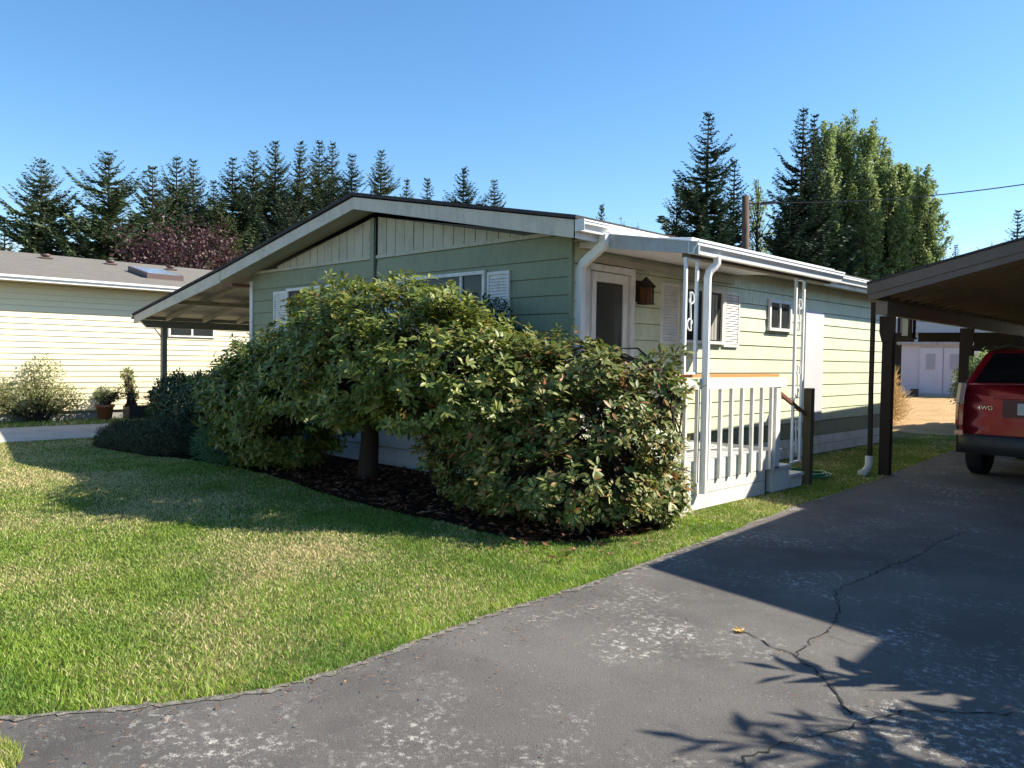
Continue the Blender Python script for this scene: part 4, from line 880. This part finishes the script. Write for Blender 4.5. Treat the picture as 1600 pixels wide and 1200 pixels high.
# ---------------------------------------------------------------- shrubs
LEAFME = None
def rhodo(name, label, lobes, nwh, mat, base, trunks, leafL=.088, zmin=.1, seed=1, dead=20, prob=None):
    global LEAFME
    g = np.random.default_rng(seed); root = thing(name, label, 'rhododendron', base)
    vol = np.array([l[1][0]*l[1][1]*l[1][2] for l in lobes])**(2/3); vol /= vol.sum(); P, Nn = [], []
    while sum(map(len, P)) < nwh:
        k = g.choice(len(lobes), p=vol); c, r = map(np.array, lobes[k]); m_ = 200; d = g.normal(size=(m_, 3)); d /= np.linalg.norm(d, axis=1)[:, None]
        rad = g.uniform(.72, 1.03, m_)+.07*np.sin(d[:, 0]*9+k)*np.sin(d[:, 2]*11); p = c+d*r*rad[:, None]
        nn = d/r; nn /= np.linalg.norm(nn, axis=1)[:, None]; ok = p[:, 2] > zmin
        for j, (c2, r2) in enumerate(lobes):
            if j != k: ok &= (((p-np.array(c2))/np.array(r2))**2).sum(1) > .62
        if prob is not None: ok &= g.uniform(size=m_) < prob(p)
        k2 = np.where(ok)[0][:6]
        for q in k2:
            cnt = g.integers(3, 7); off = g.normal(size=(cnt, 3))*[.12, .12, .05]; off -= nn[q]*(off@nn[q])[:, None]*.5; P.append(p[q]+off); Nn.append(np.tile(nn[q], (cnt, 1))+g.normal(0, .15, (cnt, 3)))
    P = np.concatenate(P)[:nwh]; Nn = np.concatenate(Nn)[:nwh]; nwh = len(P)
    ax = Nn*.75+np.array([0, 0, .75])+g.normal(0, .25, (nwh, 3)); ax /= np.linalg.norm(ax, axis=1)[:, None]
    K = 9; a0 = g.uniform(0, 6.28, nwh); sc = g.uniform(.75, 1.2, nwh)
    t1 = np.cross(ax, g.normal(size=(nwh, 3))); t1 /= np.linalg.norm(t1, axis=1)[:, None]; t2 = np.cross(ax, t1)
    Pb, Db, Nb, Lb = [], [], [], []
    for k in range(K):
        an = a0+k*2*np.pi/K*1.03+g.normal(0, .15, nwh); el = g.normal(.38 if k % 2 else .12, .25, nwh)
        d = (t1*np.cos(an)[:, None]+t2*np.sin(an)[:, None])*np.cos(el)[:, None]+ax*np.sin(el)[:, None]
        Pb.append(P+d*.012-ax*(.01*k % 3)); Db.append(d); Nb.append(ax-d*(ax*d).sum(1)[:, None]+g.normal(0, .15, (nwh, 3))); Lb.append(leafL*sc*g.uniform(.8, 1.15, nwh))
    Pb, Db, Nb, Lb = map(np.concatenate, (Pb, Db, Nb, Lb))
    dist = np.linalg.norm(Pb-CAM, axis=1)-.5*Pb[:, 2]; near = np.zeros(len(Pb), bool); cand = np.argsort(dist)[:1500]; near[g.choice(cand, 280, replace=False)] = True
    V, T = leafgeo2(Pb[~near], Db[~near], Nb[~near], Lb[~near], Lb[~near]*.36, .10, .08); tris('foliage', V, T, mat, root, kind='stuff')
    if LEAFME is None:
        v, t_ = leafgeo2(np.zeros((1, 3)), np.array([[1., 0, 0]]), np.array([[0, 0, 1.]]), np.array([1.]), np.array([.36]), .10, .08); LEAFME = (v, t_)
    me = bpy.data.meshes.new('leaf'); me.from_pydata(LEAFME[0].tolist(), [], LEAFME[1].tolist()); 
    lm = leafmat(name+'_single_leaf', [(0, (.11, .15, .035)), (1, (.15, .18, .05))], .22, .46, .35); me.materials.append(lm)
    def put(p, d, n_, L, me):
        x = Vector(d).normalized(); z_ = Vector(n_); y = z_.cross(x).normalized(); z_ = x.cross(y); o = bpy.data.objects.new('leaf', me); C.objects.link(o)
        o.parent = root; o.matrix_parent_inverse = Matrix.Translation(root.location).inverted()
        M_ = Matrix.Identity(4)
        for r_ in range(3): M_[r_][0] = x[r_]*L; M_[r_][1] = y[r_]*L; M_[r_][2] = z_[r_]*L; M_[r_][3] = p[r_]
        o.matrix_basis = M_; return o
    for i in np.where(near)[0]: put(Pb[i], Db[i], Nb[i], Lb[i], me)
    # hanging dead leaves
    md = bpy.data.meshes.new('dead_leaf'); md.from_pydata(LEAFME[0].tolist(), [], LEAFME[1].tolist()); md.materials.append(DEADL); q = 0
    cand = np.argsort(np.linalg.norm(P-CAM, axis=1))[:nwh//3]
    for i in g.choice(cand, max(1, dead//4), replace=False):
        for _ in range(4):
            o = put(P[i]+g.normal(0, .02, 3), np.array([*g.normal(0, .35, 2), -1]), rdir(1)[0], leafL*g.uniform(.8, 1.1), md); o.name = 'dead_leaf'
    for tr in trunks:
        mb = MB(); mb.tube(tr[0], tr[1], 10); v = []
        mb.v = [(x+random.uniform(-.008, .008), y+random.uniform(-.008, .008), z) for x, y, z in mb.v]; obj('trunk', mb, BARK, root, True)
    bm = MB()
    for i in g.choice(nwh, min(nwh, 260), replace=False):
        p = Vector(P[i]); s = min((Vector(t_[0][-1]) for t_ in trunks), key=lambda e_: (e_-p).length); q = s.lerp(p, .55)+Vector(g.normal(0, .06, 3)); bm.tube([s, q, p], [.022, .012, .005], 4, cap=False)
    obj('branches', bm, BARK, root); return root, P
rhodo('rhododendron_tree', 'large domed rhododendron with a thick trunk in front of the gable wall',
      [((-1.2, -1.65, 1.50), (1.6, 1.05, .92)), ((-3.5, -1.5, 1.0), (1.45, .95, .78)), ((-.2, -1.5, 1.27), (1.0, .95, .76)), ((-3.75, -1.45, .60), (1.05, .72, .60)), ((-4.3, -1.45, 1.0), (.75, .7, .42)), ((-2.5, -1.6, 1.22), (1.2, .95, .74))],
      5200, RHODO, (-2.45, -.95, 0), [([(-2.45, -.95, -.05), (-2.45, -.95, .15), (-2.40, -.97, .5), (-2.38, -1.0, .85), (-2.2, -1.15, 1.3)], [.15, .125, .105, .11, .08]), ([(-2.4, -1.0, .85), (-3.0, -1.2, 1.2), (-3.8, -1.3, 1.35)], [.07, .05, .03]), ([(-1.35, -.75, -.02), (-1.45, -.8, .5), (-1.6, -1.0, 1.2)], [.07, .055, .04]), ([(-1.33, -.75, .0), (-1.05, -.85, .6), (-.6, -1.1, 1.1)], [.06, .05, .03])],
      zmin=.12, seed=3, dead=16, prob=lambda p: np.where((p[:, 0] > -3.0) & (p[:, 2] < .84), 0.02, 1.0))
rhodo('rhododendron_bush', 'rhododendron bush with brown tinged leaves growing against the porch deck',
      [((.45, -1.15, .82), (.95, .80, .80)), ((1.15, -.95, .78), (.74, .75, .78)), ((.95, -1.35, .45), (1.0, .72, .45)), ((.7, -1.0, 1.28), (.75, .6, .50)), ((1.4, -.75, 1.15), (.5, .5, .43)), ((.0, -1.3, .7), (.6, .65, .6)), ((1.62, -.55, 1.47), (.12, .12, .19)), ((1.42, -.62, .30), (.40, .42, .36))],
      2500, RHODO2, (.7, -.9, 0), [([(.7, -.9, -.02), (.72, -.88, .4), (.7, -.9, .7)], [.05, .04, .03]), ([(.75, -.85, 0), (1.0, -.8, .4), (1.15, -.75, .8)], [.04, .035, .025]), ([(.6, -.9, 0), (.35, -.95, .45), (.3, -1.0, .8)], [.04, .035, .025]), ([(.8, -.8, 0), (1.2, -.7, .35), (1.5, -.55, .95), (1.62, -.55, 1.4)], [.03, .025, .018, .008])],
      zmin=.08, seed=4, dead=44, leafL=.086, prob=lambda p: np.where(p[:, 0] > .9, .6, 1.0))
# tall sprig with orange leaves above the bush
g = np.random.default_rng(9)
def bush(name, label, cat, lobes, n, mat, base, L=.05, Wd=.5, seed=0, shell=.6, up=.2, twig=True, stuffname='foliage'):
    g = np.random.default_rng(seed); root = thing(name, label, cat, base); P = []; Nn = []
    v = np.array([np.prod(l[1]) for l in lobes]); v = v/v.sum()
    for (c, r), f in zip(lobes, v):
        k = int(n*f)+1; d = g.normal(size=(k, 3)); d /= np.linalg.norm(d, axis=1)[:, None]; rad = g.uniform(shell, 1, k)**.6*(1+.12*np.sin(d[:, 0]*8)*np.cos(d[:, 1]*7+d[:, 2]*9)); P.append(np.array(c)+d*np.array(r)*rad[:, None]); Nn.append(d)
    P = np.concatenate(P); Nn = np.concatenate(Nn); ok = P[:, 2] > .02; P, Nn = P[ok], Nn[ok]; k = len(P)
    V, T = leafgeo(P, Nn*.5+rdir(k)*.8+[0, 0, up], Nn+rdir(k)*.6, g.uniform(.6, 1.3, k)*L, g.uniform(.6, 1.2, k)*L*Wd, .12, .1); tris(stuffname, V, T, mat, root, kind='stuff')
    bm = MB()
    if twig:
        for i in g.choice(k, min(k, 90), replace=False): bm.tube([(base[0]+g.normal(0, .05), base[1]+g.normal(0, .05), base[2]), tuple((P[i]+np.array(base))/2+g.normal(0, .04, 3)+[0, 0, .05]), tuple(P[i])], [.014, .009, .003], 4, cap=False)
        obj('branches', bm, BARK, root)
    return root
bush('clipped_hedge', 'dark flat topped hedge beside the left carport post', 'hedge', [((-8.0, -.95, .55), (.85, .42, .62)), ((-7.2, -.95, .55), (.9, .45, .63)), ((-6.4, -.95, .55), (.9, .45, .64)), ((-5.6, -.95, .55), (.8, .45, .66)), ((-8.3, -.95, .5), (.5, .4, .62))], 26000, HEDGEM, (-7, -.95, 0), .065, .5, 2, .75)
bush('low_heather', 'low spreading dark heather mound in front of the hedge', 'shrub', [((-7.5, -1.9, .12), (.95, .5, .30)), ((-6.7, -1.85, .15), (.9, .5, .36)), ((-8.15, -1.75, .1), (.6, .45, .24))], 26000, HEATH, (-7.3, -1.85, 0), .05, .28, 3, .6, .6)
bush('fern_clump', 'soft green ferny clump at the right foot of the hedge', 'fern', [((-5.3, -1.55, .18), (.45, .32, .3)), ((-4.7, -1.65, .15), (.45, .3, .26))], 5000, FERN, (-5, -1.55, 0), .09, .2, 4, .5, .5)
bush('wall_shrub', 'small dark shrub against the green siding between the two rhododendrons', 'shrub', [((-.45, -.30, 1.35), (.5, .22, .50)), ((-1.1, -.22, 2.0), (.34, .14, .28)), ((-.9, -.25, 1.7), (.4, .18, .3))], 3800, HEDGEM, (-.6, -.25, 0), .06, .5, 5, .4)
bush('pale_rambler', 'airy pale shrub with small leaves at the far left against the yellow siding', 'shrub', [((-13.35, -2.1, .50), (.35, .75, .42)), ((-13.35, -1.3, .50), (.35, .6, .38)), ((-13.35, -1.65, 1.0), (.22, .45, .5)), ((-13.35, -2.8, .7), (.3, .6, .5))], 6500, PALE, (-13.35, -1.7, 0), .055, .55, 6, .2)
def pot(x, y, r, h, mat, name, label, cat):
    t = thing(name, label, cat, (x, y, .0)); obj('pot_body', MB().lathe([(0, 0), (r*.68, 0), (r*.92, h*.84), (r*1.05, h*.84), (r*1.05, h), (r*.93, h), (r*.9, h*.88), (0, h*.86)], (x, y, .0), 20), mat, t, True); return t
t = pot(-13.15, -.45, .19, .36, TERRA, 'flower_pot', 'round terracotta pot with pale leaves beside the yellow wall', 'plant pot')
bush('potted_plant', 'loose pale green plant growing in the terracotta pot', 'plant', [((-13.15, -.45, .55), (.25, .28, .20)), ((-13.15, -.15, .62), (.15, .2, .2))], 700, PALE, (-13.15, -.45, .33), .06, .5, 7, .2)
t = thing('planter_box', 'dark rectangular planter holding a small standard tree', 'planter', (-13.15, +.27, 0)); obj('box', MB().box(-13.35, -12.95, 0.0, .56, 0, .32), BLACKP, t)
bush('potted_tree', 'small slender tree with sparse leaves in the dark planter', 'plant', [((-13.15, 0.03, 1.02), (.14, .14, .16)), ((-13.15, 0.08, .80), (.10, .10, .16)), ((-13.15, 0.15, .55), (.12, .12, .2))], 520, PALE, (-13.15, 0.1, .3), .075, .5, 8, .2)
bush('red_twig_shrub', 'reddish twiggy shrub at the right end of the planter', 'shrub', [((-13.05, .72, .42), (.3, .4, .34))], 1500, REDTW, (-13.05, .72, 0), .05, .3, 9, .1)
# dry tall grass behind the home, bush beside the shed
p = hit(1402, 640, 1, 14.0); bush('dry_grass_clump', 'tawny dry ornamental grass clump behind the corner of the green home', 'grass clump', [((p[0]-.25, 14.0, .45), (.5, .5, .55)), ((p[0]-.35, 14.2, .95), (.28, .3, .55))], 3800, STRAW, (p[0]-.2, 14, .05), .22, .06, 10, .0, .9, False)
p = at(1548, 575, 22); bush('round_bush', 'yellowish green bush behind the second carport post above the red car', 'bush', [((p[0], p[1], 1.0), (.78, .7, .85))], 7000, POPL, (p[0], p[1], .4), .10, .5, 11, .5)
# sprig of rhododendron rising over the rail
h = hit(1046, 560, 1, -.55); rh = [((h[0], -.55, h[2]-.02), (.13, .13, .16))]
rhodo('rhododendron_sprig', 'single tall rhododendron sprig with orange dying leaves above the porch rail', rh, 34, RHODO2, (h[0]-.1, -.6, .02), [([(h[0]-.1, -.6, .0), (h[0]-.05, -.58, .8), (h[0], -.55, h[2]-.1)], [.02, .015, .01])], seed=8, dead=16) if False else None
